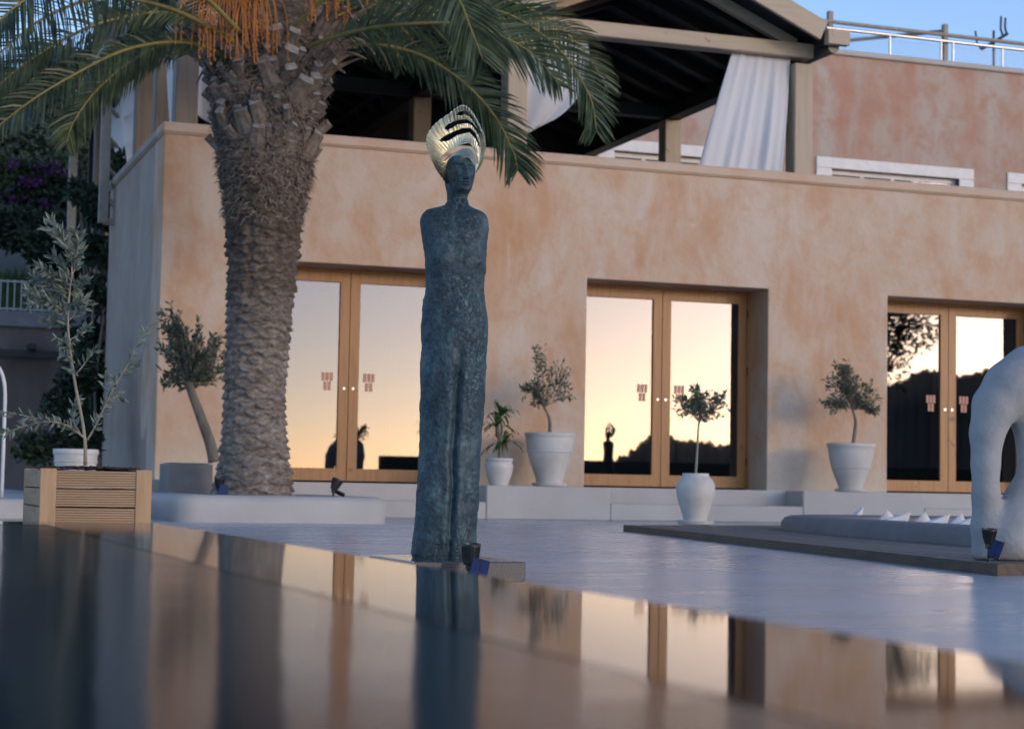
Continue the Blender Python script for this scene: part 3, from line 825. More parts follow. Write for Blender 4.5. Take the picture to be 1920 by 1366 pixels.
for y in ys:
    cx, a, bf, bb, cd, pw = interp(BT, y)
    head = min(1, max(0, (372 - y) / 12.0)); yawf = FY_BODY + (FY_HEAD - FY_BODY) * head
    row = []
    for j in range(NS):
        t = 2 * PI * j / NS
        # ring direction in the figure's own frame: lateral sx, front -fy
        ct, st = math.cos(t), math.sin(t)
        bq = bf if st < 0 else bb
        rr = (abs(ct / a) ** pw + abs(st / bq) ** pw) ** (-1 / pw)
        lx, ly = rr * ct, rr * st
        d = 0.0
        fy = st < 0
        if y < 372 and fy:                                   # the face
            w = head
            s = lx
            d += w * (6.2 * G(s, 2.5 + (y - 312) * 0.055 if y > 312 else 2.5) * (G(y - 333, 5.0) if y > 333 else 1 / (1 + math.exp(-(y - 318) / 4.0))) * (1 if y < 336 else G(y - 336, 1.5)))
            for q in (-1, 1):
                d += w * (-3.6 * G(s - q * 10.5, 4.6) * G(y - 314.5, 4.0) + 2.3 * G(s - q * 10.5, 3.4) * G(y - 315.5, 2.0) - 1.2 * G(s - q * 10.5, 4.0) * G(y - 316.2, 0.5))
                d += w * (1.6 * G(s - q * 10, 6.5) * G(y - 307.5, 2.4) + 1.2 * G(s - q * 17, 5) * G(y - 325, 5) - 1.3 * G(s - q * 15, 4.5) * G(y - 340, 6))
                d += w * (1.6 * G(s - q * 3.2, 1.9) * G(y - 334, 1.8))
            d += w * (2.4 * G(s, 5.2) * G(y - 341.2, 1.35) + 2.6 * G(s, 4.6) * G(y - 345.6, 1.6) - 1.9 * G(s, 5.6) * G(y - 343.2, 0.7) - 1.2 * G(s, 5) * G(y - 349.3, 1.4) + 3.4 * G(s, 6.5) * G(y - 355.0, 3.6))
        elif fy and 360 < y < 396:                           # neck cords and the notch
            k = (y - 362) / 27.0
            for q in (-1, 1):
                d += 2.6 * G(lx - q * (14 - 10.5 * k), 2.0) * G(y - 378, 9)
            d += -2.4 * G(lx, 3.4) * G(y - 389, 4)
            d += 1.6 * G(lx, 3.0) * G(y - 374, 5)
        elif fy:
            for q in (-1, 1):                                # breasts, thighs
                d += 5.5 * G(lx - q * 33, 13) * G(y - 492, 13) + 2.2 * G(lx - q * 33, 3) * G(y - 493, 3)
                d += 3.0 * G(lx - q * 26, 15) * G(y - 770, 60)
                d += 2.6 * G(lx - q * 24 - 3, 9) * G(y - 404, 3.5)
            d += 5.5 * G(lx - 3, 17) * G(y - 618, 22) - 2.0 * G(lx, 3) * G(y - 585, 4)
            if y > 640:
                g = min(1, (y - 640) / 70.0)
                wv = 2.0 * math.sin(y * 0.021) + 1.2 * math.sin(y * 0.057)
                d -= 9.0 * g * G(lx - wv, 4.6) - 2.2 * g * (G(lx - wv - 11, 5) + G(lx - wv + 11, 5))
                d -= 3.0 * g * G(lx - wv - 30, 5) * (0.5 + 0.5 * math.sin(y * 0.03))
        if y > 372:
            P_ = Vector((lx * 0.055, ly * 0.055, y * 0.045))
            d += 1.7 * mnoise.noise(P_) + 1.0 * mnoise.noise(P_ * 2.7) + 0.7 * mnoise.noise(P_ * 6.1)
        else:
            P_ = Vector((lx * 0.2, ly * 0.2, y * 0.2)); d += 0.25 * mnoise.noise(P_)
        if y < 372: d *= 1.75
        elif y < 396: d *= 1.5
        k = (rr + d) / rr
        lx, ly = lx * k, ly * k
        # turn about the axis towards the viewer's right (keeping the silhouette of the photo for the body)
        if y < 396:
            q = yawf; px_ = lx * math.cos(q) - ly * math.sin(q); py_ = lx * math.sin(q) + ly * math.cos(q)
        else:
            q = yawf * 0.9; px_ = lx * math.cos(q) - ly * math.sin(q); py_ = lx * math.sin(q) + ly * math.cos(q)
            px_ *= 1.0
        row.append(((cx - 833 + px_ - LEAN * (1043 - y)) * MPX, (cd + py_) * MPX, (1043 - y) * MPX * 1.005))
    rows.append(row)
mb = MB().grid(rows, wrap=True)
mb.f.append(tuple(range(NS))); mb.f.append(tuple(len(mb.v) - NS + j for j in range(NS))[::-1])
for k in range(len(mb.f)): mb.f[k] = mb.f[k][::-1]
fig = mb.build('figure', M['bronze'], statue, True)

# brass shell headdress with four cut arcs
OUT = [(834, 344), (826, 334), (817, 322), (809, 308), (804.6, 294), (800, 282), (799, 271), (801, 258), (810, 243), (822, 230), (841, 215), (853, 204), (862, 198), (868, 196),
       (876, 198), (885, 206), (894, 219), (903, 236), (908, 247), (910, 258), (911, 270), (909, 285), (906, 298), (901, 310), (895, 318), (890, 325)]
INN = [(838, 344), (839, 336), (840, 330), (842, 322), (844, 314), (847, 309), (850, 305.5), (854, 302), (858, 299.5), (862, 298), (866, 297), (870, 296.5), (874, 296.5), (877, 297),
       (880, 298.5), (883, 301), (885, 303.5), (887, 307), (888, 310), (888.5, 313), (889, 315), (889, 317), (889, 319), (889, 321), (889, 323), (889, 325)]
cr = lambda p: (780 + p[0] * 0.1756, 180 + p[1] * 0.1756)
SLOTS = [[(420, 195), (470, 155), (520, 140), (565, 152), (620, 205), (680, 310), (722, 420), (712, 425), (660, 330), (600, 232), (560, 198), (520, 186), (470, 203), (430, 207)],
         [(300, 355), (320, 322), (390, 275), (450, 247), (540, 230), (610, 262), (665, 335), (712, 440), (700, 442), (640, 345), (600, 295), (560, 276), (510, 280), (440, 300), (350, 360), (315, 368)],
         [(245, 490), (300, 435), (400, 375), (500, 330), (580, 320), (640, 372), (690, 510), (678, 522), (645, 440), (575, 370), (500, 388), (430, 415), (370, 462), (310, 492)],
         [(258, 690), (285, 640), (340, 590), (440, 530), (510, 500), (565, 487), (612, 520), (655, 610), (668, 690), (655, 700), (640, 630), (600, 570), (550, 552), (480, 562), (400, 610), (340, 665), (300, 702)]]
SLOTS = [[cr(p) for p in s] for s in SLOTS]


def inside(p, poly):
    x, y = p; c = False; n_ = len(poly)
    for i in range(n_):
        x1, y1 = poly[i]; x2, y2 = poly[i - 1]
        if (y1 > y) != (y2 > y) and x < (x2 - x1) * (y - y1) / (y2 - y1) + x1: c = not c
    return c


def along(pts, t):
    f = t * (len(pts) - 1); i = min(int(f), len(pts) - 2); f -= i
    p0 = pts[max(i - 1, 0)]; p1 = pts[i]; p2 = pts[i + 1]; p3 = pts[min(i + 2, len(pts) - 1)]
    return tuple(0.5 * ((2 * b1) + (-a1 + c1) * f + (2 * a1 - 5 * b1 + 4 * c1 - d1) * f * f + (-a1 + 3 * b1 - 3 * c1 + d1) * f ** 3) for a1, b1, c1, d1 in zip(p0, p1, p2, p3))


NT, NSR = 340, 96
pxg, vg = [], []
hx0 = 862
sn, cs = math.sin(FY_HEAD), math.cos(FY_HEAD)
for i in range(NT + 1):
    t = i / NT; po, pi_ = along(OUT, t), along(INN, t)
    rowp, rowv = [], []
    for j in range(NSR + 1):
        s = j / NSR
        x, y = pi_[0] + (po[0] - pi_[0]) * s, pi_[1] + (po[1] - pi_[1]) * s
        gfor = 26 * s ** 1.4 - 4 + 38 * G(t - 0.55, 0.23) * (1 - s) ** 2.2      # dish: the rim comes forward
        ple = (2.5 * s + 1.4) * math.asin(math.sin(2 * PI * t * 44 + 0.6 * math.sin(9 * s))) / 1.2 + 0.8 * math.sin(t * 23 + s * 3)
        g = gfor + ple
        dep = 4 + ((x - hx0) * sn - g) / cs
        rowp.append((x, y)); rowv.append(((x - 833 - LEAN * (1043 - y)) * MPX, dep * MPX, (1043 - y) * MPX * 1.005))
    pxg.append(rowp); vg.append(rowv)
mb = MB()
for row in vg: mb.v += row
W_ = NSR + 1
for i in range(NT):
    for j in range(NSR):
        c = ((pxg[i][j][0] + pxg[i + 1][j + 1][0]) / 2, (pxg[i][j][1] + pxg[i + 1][j + 1][1]) / 2)
        if any(inside(c, sl_) for sl_ in SLOTS): continue
        mb.f.append((i * W_ + j, (i + 1) * W_ + j, (i + 1) * W_ + j + 1, i * W_ + j + 1))
hd = mb.build('headdress', M['brass'], statue, True)
hd['label'] = 'brass shell headdress with radial pleats and four cut arcs'
md = hd.modifiers.new('thick', 'SOLIDIFY'); md.thickness = 0.0022; md.offset = 0


# ------------------------------------------------------------------ solar spotlights
def spotlight(label, base, h, cup_r, rz=0, tilt=0.25, panel_tilt=0.35, panel_side=0.0, scale=1.0, group='solar garden spotlights'):
    t = thing('solar_spotlight', label, 'garden light', base, rz, group)
    k = scale
    MB().tube([(0, 0, 0), (0, 0, h * 0.55)], 0.011 * k, 10).build('stake', M['black_plastic'], t, 40)
    jb = MB().bbox(-0.02 * k, 0.02 * k, -0.02 * k, 0.02 * k, h * 0.45, h * 0.62, 0.004 * k); jb.build('joint', M['black_plastic'], t)
    cp = MB(); n_ = 32
    prof = [(0.018 * k, 0), (0.030 * k, 0.004 * k), (0.036 * k, 0.03 * k), (cup_r * 0.96, 0.085 * k), (cup_r * 1.06, 0.087 * k), (cup_r * 1.06, 0.098 * k), (cup_r * 0.95, 0.098 * k), (cup_r * 0.85, 0.08 * k), (0.0005, 0.06 * k)]
    cp.lathe(prof, n=n_)
    for q in range(20):
        a = 2 * PI * q / 20
        c_, s_ = math.cos(a), math.sin(a)
        cp.beam((0.036 * k * c_, 0.036 * k * s_, 0.03 * k), (cup_r * c_, cup_r * s_, 0.085 * k), 0.004 * k, 0.004 * k)
    c = cp.build('lamp_cup', M['black_plastic'], t, 35); c.location = (0, 0, h * 0.6); c.rotation_euler = (tilt, tilt * 0.3, 0)
    ln = MB().lathe([(cup_r * 0.86, 0.083 * k), (cup_r * 0.5, 0.086 * k), (0.0005, 0.087 * k)], n=24).build('lens', M['thin_glass'], c, True)
    pn = MB().bbox(-0.042 * k, 0.042 * k, -0.007 * k, 0.007 * k, -0.06 * k, 0.06 * k, 0.003 * k).build('panel_housing', M['black_plastic'], t)
    pn.location = (0.038 * k, -0.045 * k, h * 0.42); pn.rotation_euler = (panel_tilt, 0.25, panel_side)
    for q in (-1, 1):
        MB().box(min(q * 0.002, q * 0.038) * k, max(q * 0.002, q * 0.038) * k, -0.0095 * k, -0.0069 * k, -0.055 * k, 0.055 * k).build('solar_cell', M['solar'], pn)
    return t


spotlight('black solar spotlight standing in front of the granite plinth', (2.16, 6.52, 0), 0.11, 0.034, SROT, 0.10, -0.4, 0.1, 0.82)
spotlight('black solar spotlight with blue panel against the palm trunk base', (3.07, 16.3, 0.21), 0.13, 0.045, -0.2, 0.15, -0.2, 0.0, 1.0)
spotlight('black solar spotlight tipped sideways at the right of the palm bed', (4.13, 16.42, 0.21), 0.14, 0.05, 1.4, 0.4, -1.15, 0.0, 1.05)
spotlight('black solar spotlight on the deck in front of the white sculpture', (4.98, 7.42, 0.05), 0.135, 0.034, -0.4, 0.1, -0.3, -0.5, 0.72)

# ================================================================== PALM
# bed with rounded plaster kerb
kb = thing('palm_bed', 'rounded pale plaster kerb bed around the palm', 'planter bed', (3.5, 16.9, 0))


def rounded_rect(x0, x1, y0, y1, r, n_=8):
    pts = []
    for cx_, cy_, a0 in ((x1 - r, y0 + r, -90), (x1 - r, y1 - r, 0), (x0 + r, y1 - r, 90), (x0 + r, y0 + r, 180)):
        for k in range(n_ + 1):
            t = math.radians(a0 + 90 * k / n_); pts.append((cx_ + r * math.cos(t), cy_ + r * math.sin(t)))
    return pts


def kerb(pr, width, h, rr):
    """closed kerb of rounded section following outline function pr(inset)"""
    sec = [(0.0, 0.0), (0.0, h - rr)]
    for k in range(1, 7):
        t = PI / 2 * k / 6; sec.append((rr - rr * math.cos(t), h - rr + rr * math.sin(t)))
    sec += [(width - 0.02, h), (width, h - 0.02), (width, 0.0)]
    return MB().grid([[(p[0], p[1], z) for p in pr(ins)] for ins, z in sec], wrap=True)


mbk = kerb(lambda i: rounded_rect(2.63 + i, 4.56 - i, 16.02 + i, 18.66 - i, max(0.02, 0.22 - i)), 0.34, 0.235, 0.085)
o = mbk.build('kerb', M['concrete'], kb, True); o.location = (-3.5, -16.9, 0)
o = MB().box(2.9, 4.28, 16.3, 18.4, 0.02, 0.20).build('soil', M['soil'], kb); o.location = (-3.5, -16.9, 0)

PXC = Vector((3.5, 16.9, 0))
palm = thing('palm_tree', 'large date palm with scaly trunk and orange fruit stalks rising from the kerbed bed', 'palm tree', PXC)
TT = [(935, 395, 548), (915, 398, 547), (890, 405, 545), (860, 412, 541), (830, 416, 537), (790, 419, 534), (740, 421, 533), (690, 423, 536), (640, 425, 541), (590, 426, 545), (540, 428, 550), (490, 429, 555), (450, 428, 558),
      (400, 426, 563), (360, 420, 573), (330, 415, 579), (290, 411, 583), (250, 409, 587), (210, 412, 589), (170, 408, 596), (130, 404, 604), (90, 404, 612), (40, 412, 606), (-20, 430, 590)]
rows, NTk = [], 132
prof = []
for k in range(len(TT) - 1):
    (y0, a0, c0), (y1, a1, c1) = TT[k], TT[k + 1]
    st = max(2, int((y0 - y1) / 2.3))
    for q in range(st):
        t = q / st; prof.append((y0 + (y1 - y0) * t, a0 + (a1 - a0) * t, c0 + (c1 - c0) * t))
for (y, a, c) in prof:
    L, Rr = ony(a, y, 16.9), ony(c, y, 16.9)
    cen = (L + Rr) / 2; rad = (Rr - L).length / 2 * 0.985
    z = cen.z; row = []
    rough_ = min(1.0, max(0.0, (600 - y) / 120.0))           # shaggier upwards
    for j in range(NTk):
        t = 2 * PI * j / NTk
        # overlapping diamond scars: alternate rows, lip at the lower edge
        ph = 0.078
        v = z / ph + 0.55 * mnoise.noise(Vector((math.cos(t) * 1.3, math.sin(t) * 1.3, z * 1.1))) + 0.16 * mnoise.noise(Vector((math.cos(t) * 5, math.sin(t) * 5, z * 4))); rowi = math.floor(v); fr_ = v - rowi
        u_ = (t / (2 * PI) * 9 + (0.5 if rowi % 2 else 0.0)) % 1.0
        wob = mnoise.noise(Vector((rowi * 3.1, math.floor(t / (2 * PI) * 9 + (0.5 if rowi % 2 else 0.0)) * 1.7, 0)))
        lens_ = math.sin(PI * u_) ** 0.6
        edge = 0.62 * (1 - lens_)
        f2 = (fr_ - edge) % 1.0
        lip = (1 - f2) ** 1.3 * (0.6 + 0.4 * lens_)
        d = 0.042 * lip * (1 + 0.6 * wob) - 0.014
        P_ = Vector((math.cos(t) * 3, math.sin(t) * 3, z * 5))
        d += 0.008 * mnoise.noise(P_ * 2.0) + rough_ * (0.030 * mnoise.noise(P_ * 1.6) + 0.028 * abs(mnoise.noise(P_ * 4.3)) + 0.014 * mnoise.noise(P_ * 9))
        row.append((cen.x - PXC.x + (rad + d) * math.cos(t), cen.y - PXC.y + (rad + d) * math.sin(t), z))
    rows.append(row)
mb = MB().grid(rows, wrap=True); mb.f.append(tuple(len(mb.v) - NTk + j for j in range(NTk)))
mb.build('trunk', M['trunk'], palm, True)


def trunk_at(y):
    for k in range(len(TT) - 1):
        if TT[k][0] >= y >= TT[k + 1][0]:
            t = (TT[k][0] - y) / (TT[k][0] - TT[k + 1][0])
            a = TT[k][1] + (TT[k + 1][1] - TT[k][1]) * t; c = TT[k][2] + (TT[k + 1][2] - TT[k][2]) * t
            L, Rr = ony(a, y, 16.9), ony(c, y, 16.9)
            return (L + Rr) / 2, (Rr - L).length / 2


# sawn leaf bases under the crown: each a part, pale cut face on top
def stub_mesh(k):
    rr = random.Random(k)
    w, h, dpt = 0.055 + rr.uniform(-0.01, 0.012), 0.15 + rr.uniform(-0.02, 0.03), 0.05
    mb = MB(); rows_ = []
    for (yy, ws, ds, off) in ((-0.10, 1.5, 0.5, -0.05), (0.0, 1.25, 0.9, 0.0), (h * 0.55, 1.0, 1.0, 0.035), (h, 0.88, 0.9, 0.075)):
        ring = []
        for q in range(8):
            t = 2 * PI * q / 8
            cq, sq = math.cos(t), math.sin(t)
            ring.append((w * ws * math.copysign(abs(cq) ** 0.6, cq), -(off + dpt * ds * (sq if sq > 0 else sq * 0.7)) , yy))
        rows_.append(ring)
    mb.grid(rows_, wrap=True)
    n0 = len(mb.v); rg = rows_[-1]
    mb.v += [(x, y_ - 0.004, z_ + 0.012 + (0.03 if y_ > -0.07 else -0.012)) for x, y_, z_ in rg]
    for q in range(8):
        mb.f.append((n0 - 8 + q, n0 - 8 + (q + 1) % 8, n0 + (q + 1) % 8, n0 + q))
    mb.f.append(tuple(n0 + q for q in range(8)))
    me = mb.mesh('leaf_base', M['stub_side']); me.materials.append(M['stub_cut'])
    me.polygons[len(me.polygons) - 1].material_index = 1
    return me


stubs = [stub_mesh(k) for k in range(5)]
gold = PI * (3 - math.sqrt(5))
for k in range(120):
    y = 300 - 205 * (k / 120) + rnd.uniform(-4, 4)
    cen, rad = trunk_at(y)
    t = k * gold + rnd.uniform(-0.25, 0.25)
    o = obj('leaf_base', stubs[k % 5], palm)
    o.location = (cen.x - PXC.x + (rad - 0.015) * math.cos(t), cen.y - PXC.y + (rad - 0.015) * math.sin(t), cen.z)
    lean = 0.05 + 0.45 * (k / 120) + rnd.uniform(-0.22, 0.22)
    o.rotation_euler = (lean, rnd.uniform(-0.4, 0.4), t + PI / 2 + rnd.uniform(-0.3, 0.3))
    s_ = 0.62 + 0.6 * rnd.random(); o.scale = (s_ * rnd.uniform(0.85, 1.5), s_, s_ * rnd.uniform(0.7, 1.2))
# loose fibre all over the upper trunk
mb = MB()
for k in range(5200):
    u_ = rnd.random()
    y = 90 + 330 * u_ ** 1.1
    cen, rad = trunk_at(y); t = rnd.uniform(0, 2 * PI)
    L = rnd.uniform(0.04, 0.14) * (1.25 if y < 240 else 0.75)
    er = Vector((math.cos(t), math.sin(t), 0)); et = Vector((-math.sin(t), math.cos(t), 0))
    p = cen - Vector((PXC.x, PXC.y, 0)) + er * (rad + rnd.uniform(-0.01, 0.025))
    d = (et * rnd.uniform(-1.2, 1.2) + er * rnd.uniform(0.1, 0.55) + Vector((0, 0, rnd.uniform(-0.9, 0.5)))).normalized()
    w = rnd.uniform(0.003, 0.009) * (1.3 if y < 200 else 1)
    sd = d.cross(er).normalized() * w
    q = p + d * L * 0.6; e = p + d * L + Vector((0, 0, -L * 0.35))
    n0 = len(mb.v); mb.v += [tuple(p - sd), tuple(p + sd), tuple(q + sd * 0.8), tuple(q - sd * 0.8), tuple(e)]
    mb.f += [(n0, n0 + 1, n0 + 2, n0 + 3), (n0 + 3, n0 + 2, n0 + 4)]
o = mb.build('trunk_fibre', M['fibre'], palm); o['kind'] = 'stuff'


def catmull(pts, n_):
    out = []
    P_ = [pts[0]] + list(pts) + [pts[-1]]
    seg = len(pts) - 1
    for k in range(n_ + 1):
        f = k / n_ * seg; i = min(int(f), seg - 1); f -= i
        a, b1, c, d = P_[i], P_[i + 1], P_[i + 2], P_[i + 3]
        out.append(0.5 * ((2 * b1) + (c - a) * f + (2 * a - 5 * b1 + 4 * c - d) * f * f + (3 * b1 - a - 3 * c + d) * f ** 3))
    return out


def frond(pts, leaf_len=0.46, seed=0, bare=0.16, pairs=112, droop=0.35, face=0.0):
    """pts: world points of the midrib, base to tip"""
    rr = random.Random(seed)
    sp = [p - PXC for p in catmull([Vector(p) for p in pts], 44)]
    rad = [0.022 * (1 - 0.9 * k / 44) + 0.002 for k in range(45)]
    fo = MB().tube(sp, rad, 6).build('frond', M['rachis'], palm, True)
    mb = MB()
    for k in range(pairs):
        f = bare + (1 - bare) * k / (pairs - 1)
        i = min(int(f * 44), 43); w_ = f * 44 - i
        p = sp[i].lerp(sp[i + 1], w_); d = (sp[i + 1] - sp[i]).normalized()
        lat = d.cross(Vector((0, 0, 1)))
        if lat.length < 0.15: lat = d.cross(Vector((0.3, 1, 0)))
        lat.normalize()
        if face:
            l2 = d.cross(Vector((0, 1, 0)))
            if l2.length > 0.2:
                l2.normalize(); l2 = l2 if l2.dot(lat) > 0 or abs(l2.dot(lat)) < 0.05 else -l2
                lat = (lat * (1 - face) + l2 * face).normalized()
        nrm = lat.cross(d).normalized()
        prof_ = min(1.0, 0.35 + 2.6 * (f - bare)) * (1.0 if f < 0.72 else 1 - 0.68 * ((f - 0.72) / 0.28) ** 1.4)
        for sgn in (-1, 1):
            L = leaf_len * prof_ * rr.uniform(0.86, 1.1)
            fw = 0.55 + 0.75 * f + rr.uniform(-0.1, 0.1)
            dr = (lat * sgn + d * fw + nrm * rr.uniform(0.05, 0.45)).normalized()
            w = 0.0092 * rr.uniform(0.7, 1.25)
            wd = (d * 0.8 + nrm * (0.35 * sgn + rr.uniform(-0.75, 0.75))).normalized()
            wd = (wd - dr * wd.dot(dr)).normalized() * w
            q1 = p + dr * L * 0.45 + Vector((0, 0, -droop * L * 0.10))
            q2 = p + dr * L * 0.85 + Vector((0, 0, -droop * L * 0.42))
            q3 = p + dr * L * 1.0 + Vector((0, 0, -droop * L * 0.62))
            n0 = len(mb.v)
            mb.v += [tuple(p - wd * 0.7), tuple(p + wd * 0.7), tuple(q1 + wd), tuple(q1 - wd), tuple(q2 + wd * 0.6), tuple(q2 - wd * 0.6), tuple(q3)]
            mb.f += [(n0, n0 + 1, n0 + 2, n0 + 3), (n0 + 3, n0 + 2, n0 + 4, n0 + 5), (n0 + 5, n0 + 4, n0 + 6)]
    lo = mb.build('leaflets', M['palm_leaf'], fo); lo['kind'] = 'stuff'
    return fo


def fpx(seq):
    return [ony(x, y, Y) for x, y, Y in seq]


FR = [  # midribs read off the photograph, each with its own depth
    [(560, 118, 16.9), (660, 84, 16.7), (770, 97, 16.5), (860, 148, 16.3), (925, 215, 16.2), (962, 285, 16.15), (970, 318, 16.1)],
    [(560, 95, 16.8), (640, 62, 16.6), (740, 30, 16.3), (860, 12, 16.0), (960, 30, 15.8), (1050, 95, 15.7), (1105, 180, 15.6), (1118, 245, 15.6)],
    [(555, 95, 16.5), (660, 60, 16.0), (770, 45, 15.4), (880, 48, 15.2), (985, 92, 15.1), (1050, 160, 15.0)],
    [(540, 60, 16.4), (680, -60, 15.6), (800, -70, 14.8), (855, -10, 14.5), (885, 60, 14.4), (905, 112, 14.4)],
    [(560, 70, 17.2), (700, 0, 17.6), (860, -20, 18.0), (1000, 20, 18.4), (1090, 90, 18.6), (1140, 170, 18.7)],
    [(430, 110, 16.7), (350, 80, 16.5), (240, 92, 16.3), (130, 145, 16.1), (50, 195, 16.0), (-20, 250, 15.9)],
    [(430, 100, 16.9), (350, 78, 16.9), (270, 100, 16.9), (190, 160, 16.9), (140, 225, 16.9), (125, 268, 16.9)],
    [(440, 80, 16.4), (330, 20, 15.9), (200, -5, 15.4), (90, 30, 15.0), (10, 90, 14.8), (-50, 150, 14.7)],
    [(440, 70, 16.9), (320, 25, 16.8), (200, 40, 16.7), (100, 85, 16.6), (20, 140, 16.6), (-30, 190, 16.6)],
    [(450, 60, 16.2), (340, -40, 15.3), (220, -60, 14.6), (100, -30, 14.0), (20, 20, 13.8), (-40, 80, 13.7)],
    [(540, 70, 17.1), (640, 10, 17.5), (740, -10, 18.0), (850, 10, 18.3), (940, 60, 18.4)],
    [(450, 90, 17.3), (380, 60, 17.9), (300, 70, 18.4), (230, 110, 18.7), (170, 170, 18.8)],
]
for k, s_ in enumerate(FR): frond(fpx(s_), 0.43 if k < 5 else (0.29 if k in (5, 6, 8) else 0.36), 100 + k, bare=0.14 if k != 3 else 0.3, droop=0.4, face=0.72)
# the rest of the crown, arching up and over
crown = ony(505, 60, 16.9)
for k in range(26):
    a = k * gold + 0.4; el = math.radians(76 - 40 * ((k * 0.618) % 1.0)); Lf = rnd.uniform(2.2, 2.8)
    h_ = Vector((math.cos(a), math.sin(a), 0)); p = crown + h_ * 0.12 + Vector((0, 0, 0.05)); pts = [p.copy()]; e = el
    for q in range(7):
        p = p + (h_ * math.cos(e) + Vector((0, 0, math.sin(e)))) * Lf / 7; pts.append(p.copy()); e -= math.radians(9 + 1.6 * q)
    frond(pts, 0.46, 300 + k, pairs=80, face=0.3)
# orange fruit stalks
for k, (x, y, Y, sprd, n_) in enumerate(((430, 20, 16.35, 52, 34), (400, 0, 16.45, 45, 24), (480, 15, 16.3, 40, 22), (600, -10, 16.3, 34, 14), (640, -14, 16.4, 26, 10))):
    mb = MB()
    for q in range(n_):
        ex = x + rnd.gauss(0, sprd * 0.5) ; ey = y + rnd.uniform(35, 105) * (1 if k < 3 else 0.6)
        p0 = ony(x + rnd.uniform(-8, 8), y - 50, Y + 0.15); ex = x + (ex - x) * 1.7; p2 = ony(ex, ey, Y - rnd.uniform(0, 0.3)); p1 = ony(x + (ex - x) * rnd.uniform(0.6, 0.95), y - rnd.uniform(0, 25), Y - 0.1)
        cv = [p - PXC for p in catmull([p0, p1, p2], 8)]
        mb.tube(cv, [0.0055] * 4 + [0.0038] * 5, 4, False)
        if q % 2 == 0:
            for w in range(4):
                pp = cv[-1].lerp(cv[-3], w * 0.33)
                mb.tube([pp + Vector((0.008, 0, 0.012)), pp + Vector((0.010, -0.003, 0)), pp + Vector((0.008, 0, -0.014))], [0.004, 0.010, 0.004], 5)
    o = mb.build('fruit_stalk', M['orange_stalk'], palm); o['kind'] = 'stuff'
# dry leaf-base straps and thorns round the crown foot
for k in range(46):
    t = k * gold * 1.3; cen, rad = trunk_at(165 - (k % 9) * 9)
    er = Vector((math.cos(t), math.sin(t), 0)); p = cen - Vector((PXC.x, PXC.y, 0)) + er * (rad * 0.92)
    L = rnd.uniform(0.25, 0.6)
    cv = [p, p + er * L * 0.35 + Vector((0, 0, L * 0.5)), p + er * L * 0.75 + Vector((0, 0, L * 0.75)), p + er * L * 1.1 + Vector((0, 0, L * rnd.uniform(0.3, 0.95)))]
    MB().tube(catmull(cv, 8), [0.05, 0.045, 0.04, 0.034, 0.028, 0.022, 0.016, 0.011, 0.006], 6).build('leaf_strap', M['stub_side'] if k % 3 else M['fibre'], palm, True)
#@@PART3
# ================================================================== POTS AND PLANTS
def pot(name, label, base, prof, mat_, ribs=(), soil_z=None, group='white clay plant pots', inner=0.9):
    """prof: outer profile (r, z) bottom to rim"""
    t = thing(name, label, 'plant pot', base, 0, group)
    R_, Z_ = prof[-1]
    wall = [(prof[0][0] * 0.2, 0.0)] + list(prof) + [(R_ * 0.97, Z_ + 0.006), (R_ * inner, Z_ + 0.004), (R_ * inner * 0.97, Z_ - 0.06)]
    MB().lathe(wall, n=64).build('pot_body', mat_, t, 50)
    for z, r in ribs:
        MB().lathe([(r, z - 0.009), (r + 0.008, z - 0.005), (r + 0.008, z + 0.005), (r, z + 0.009)], n=64).build('moulding', mat_, t, 50)
    MB().lathe([(R_ * inner * 0.96, -0.012), (R_ * 0.5, 0.0), (0.001, 0.004)], (0, 0, Z_ - 0.045), n=32).build('soil', M['soil'], t, True)
    return t


def saucer(label, base, r):
    o = MB().lathe([(r * 0.8, 0), (r * 0.95, 0.005), (r, 0.034), (r * 0.97, 0.038), (r * 0.92, 0.018), (0.001, 0.014)], n=56).build('saucer', M['pot_matte'], None, 50)
    o.location = base
    return tag(o, label, 'saucer', 'clay saucers')


def smooth_prof(pts, n_=30):
    v = [Vector((r, 0, z)) for r, z in pts]
    return [(p.x, p.z) for p in catmull(v, n_)]


def leaf_add(mb, p, d, L, w, rr):
    """small folded lens-shaped leaf"""
    up_ = Vector((rr.uniform(-1, 1), rr.uniform(-1, 1), rr.uniform(-0.2, 1)))
    s_ = d.cross(up_)
    if s_.length < 1e-3: s_ = d.orthogonal()
    s_ = s_.normalized() * w; q = p + d * L * 0.5; n0 = len(mb.v)
    dn = d.cross(s_).normalized() * (w * 0.35)
    mb.v += [tuple(p), tuple(q + s_ + dn), tuple(p + d * L), tuple(q - s_ + dn), tuple(q)]
    mb.f += [(n0, n0 + 1, n0 + 2, n0 + 4), (n0, n0 + 4, n0 + 2, n0 + 3)]


def twig_leaves(mb, cv, rr, n_, L, w, start=0.3):
    k = len(cv) - 1
    for q in range(n_):
        f = start + (1 - start) * (q + rr.random()) / n_
        i = min(int(f * k), k - 1); p = cv[i].lerp(cv[i + 1], f * k - i)
        d = (cv[i + 1] - cv[i]).normalized()
        side = Vector((rr.gauss(0, 1), rr.gauss(0, 1), rr.gauss(0, 1))); side = (side - d * side.dot(d)).normalized()
        leaf_add(mb, p, (d * rr.uniform(0.4, 1.0) + side * rr.uniform(0.6, 1.0)).normalized(), L * rr.uniform(0.7, 1.2), w, rr)


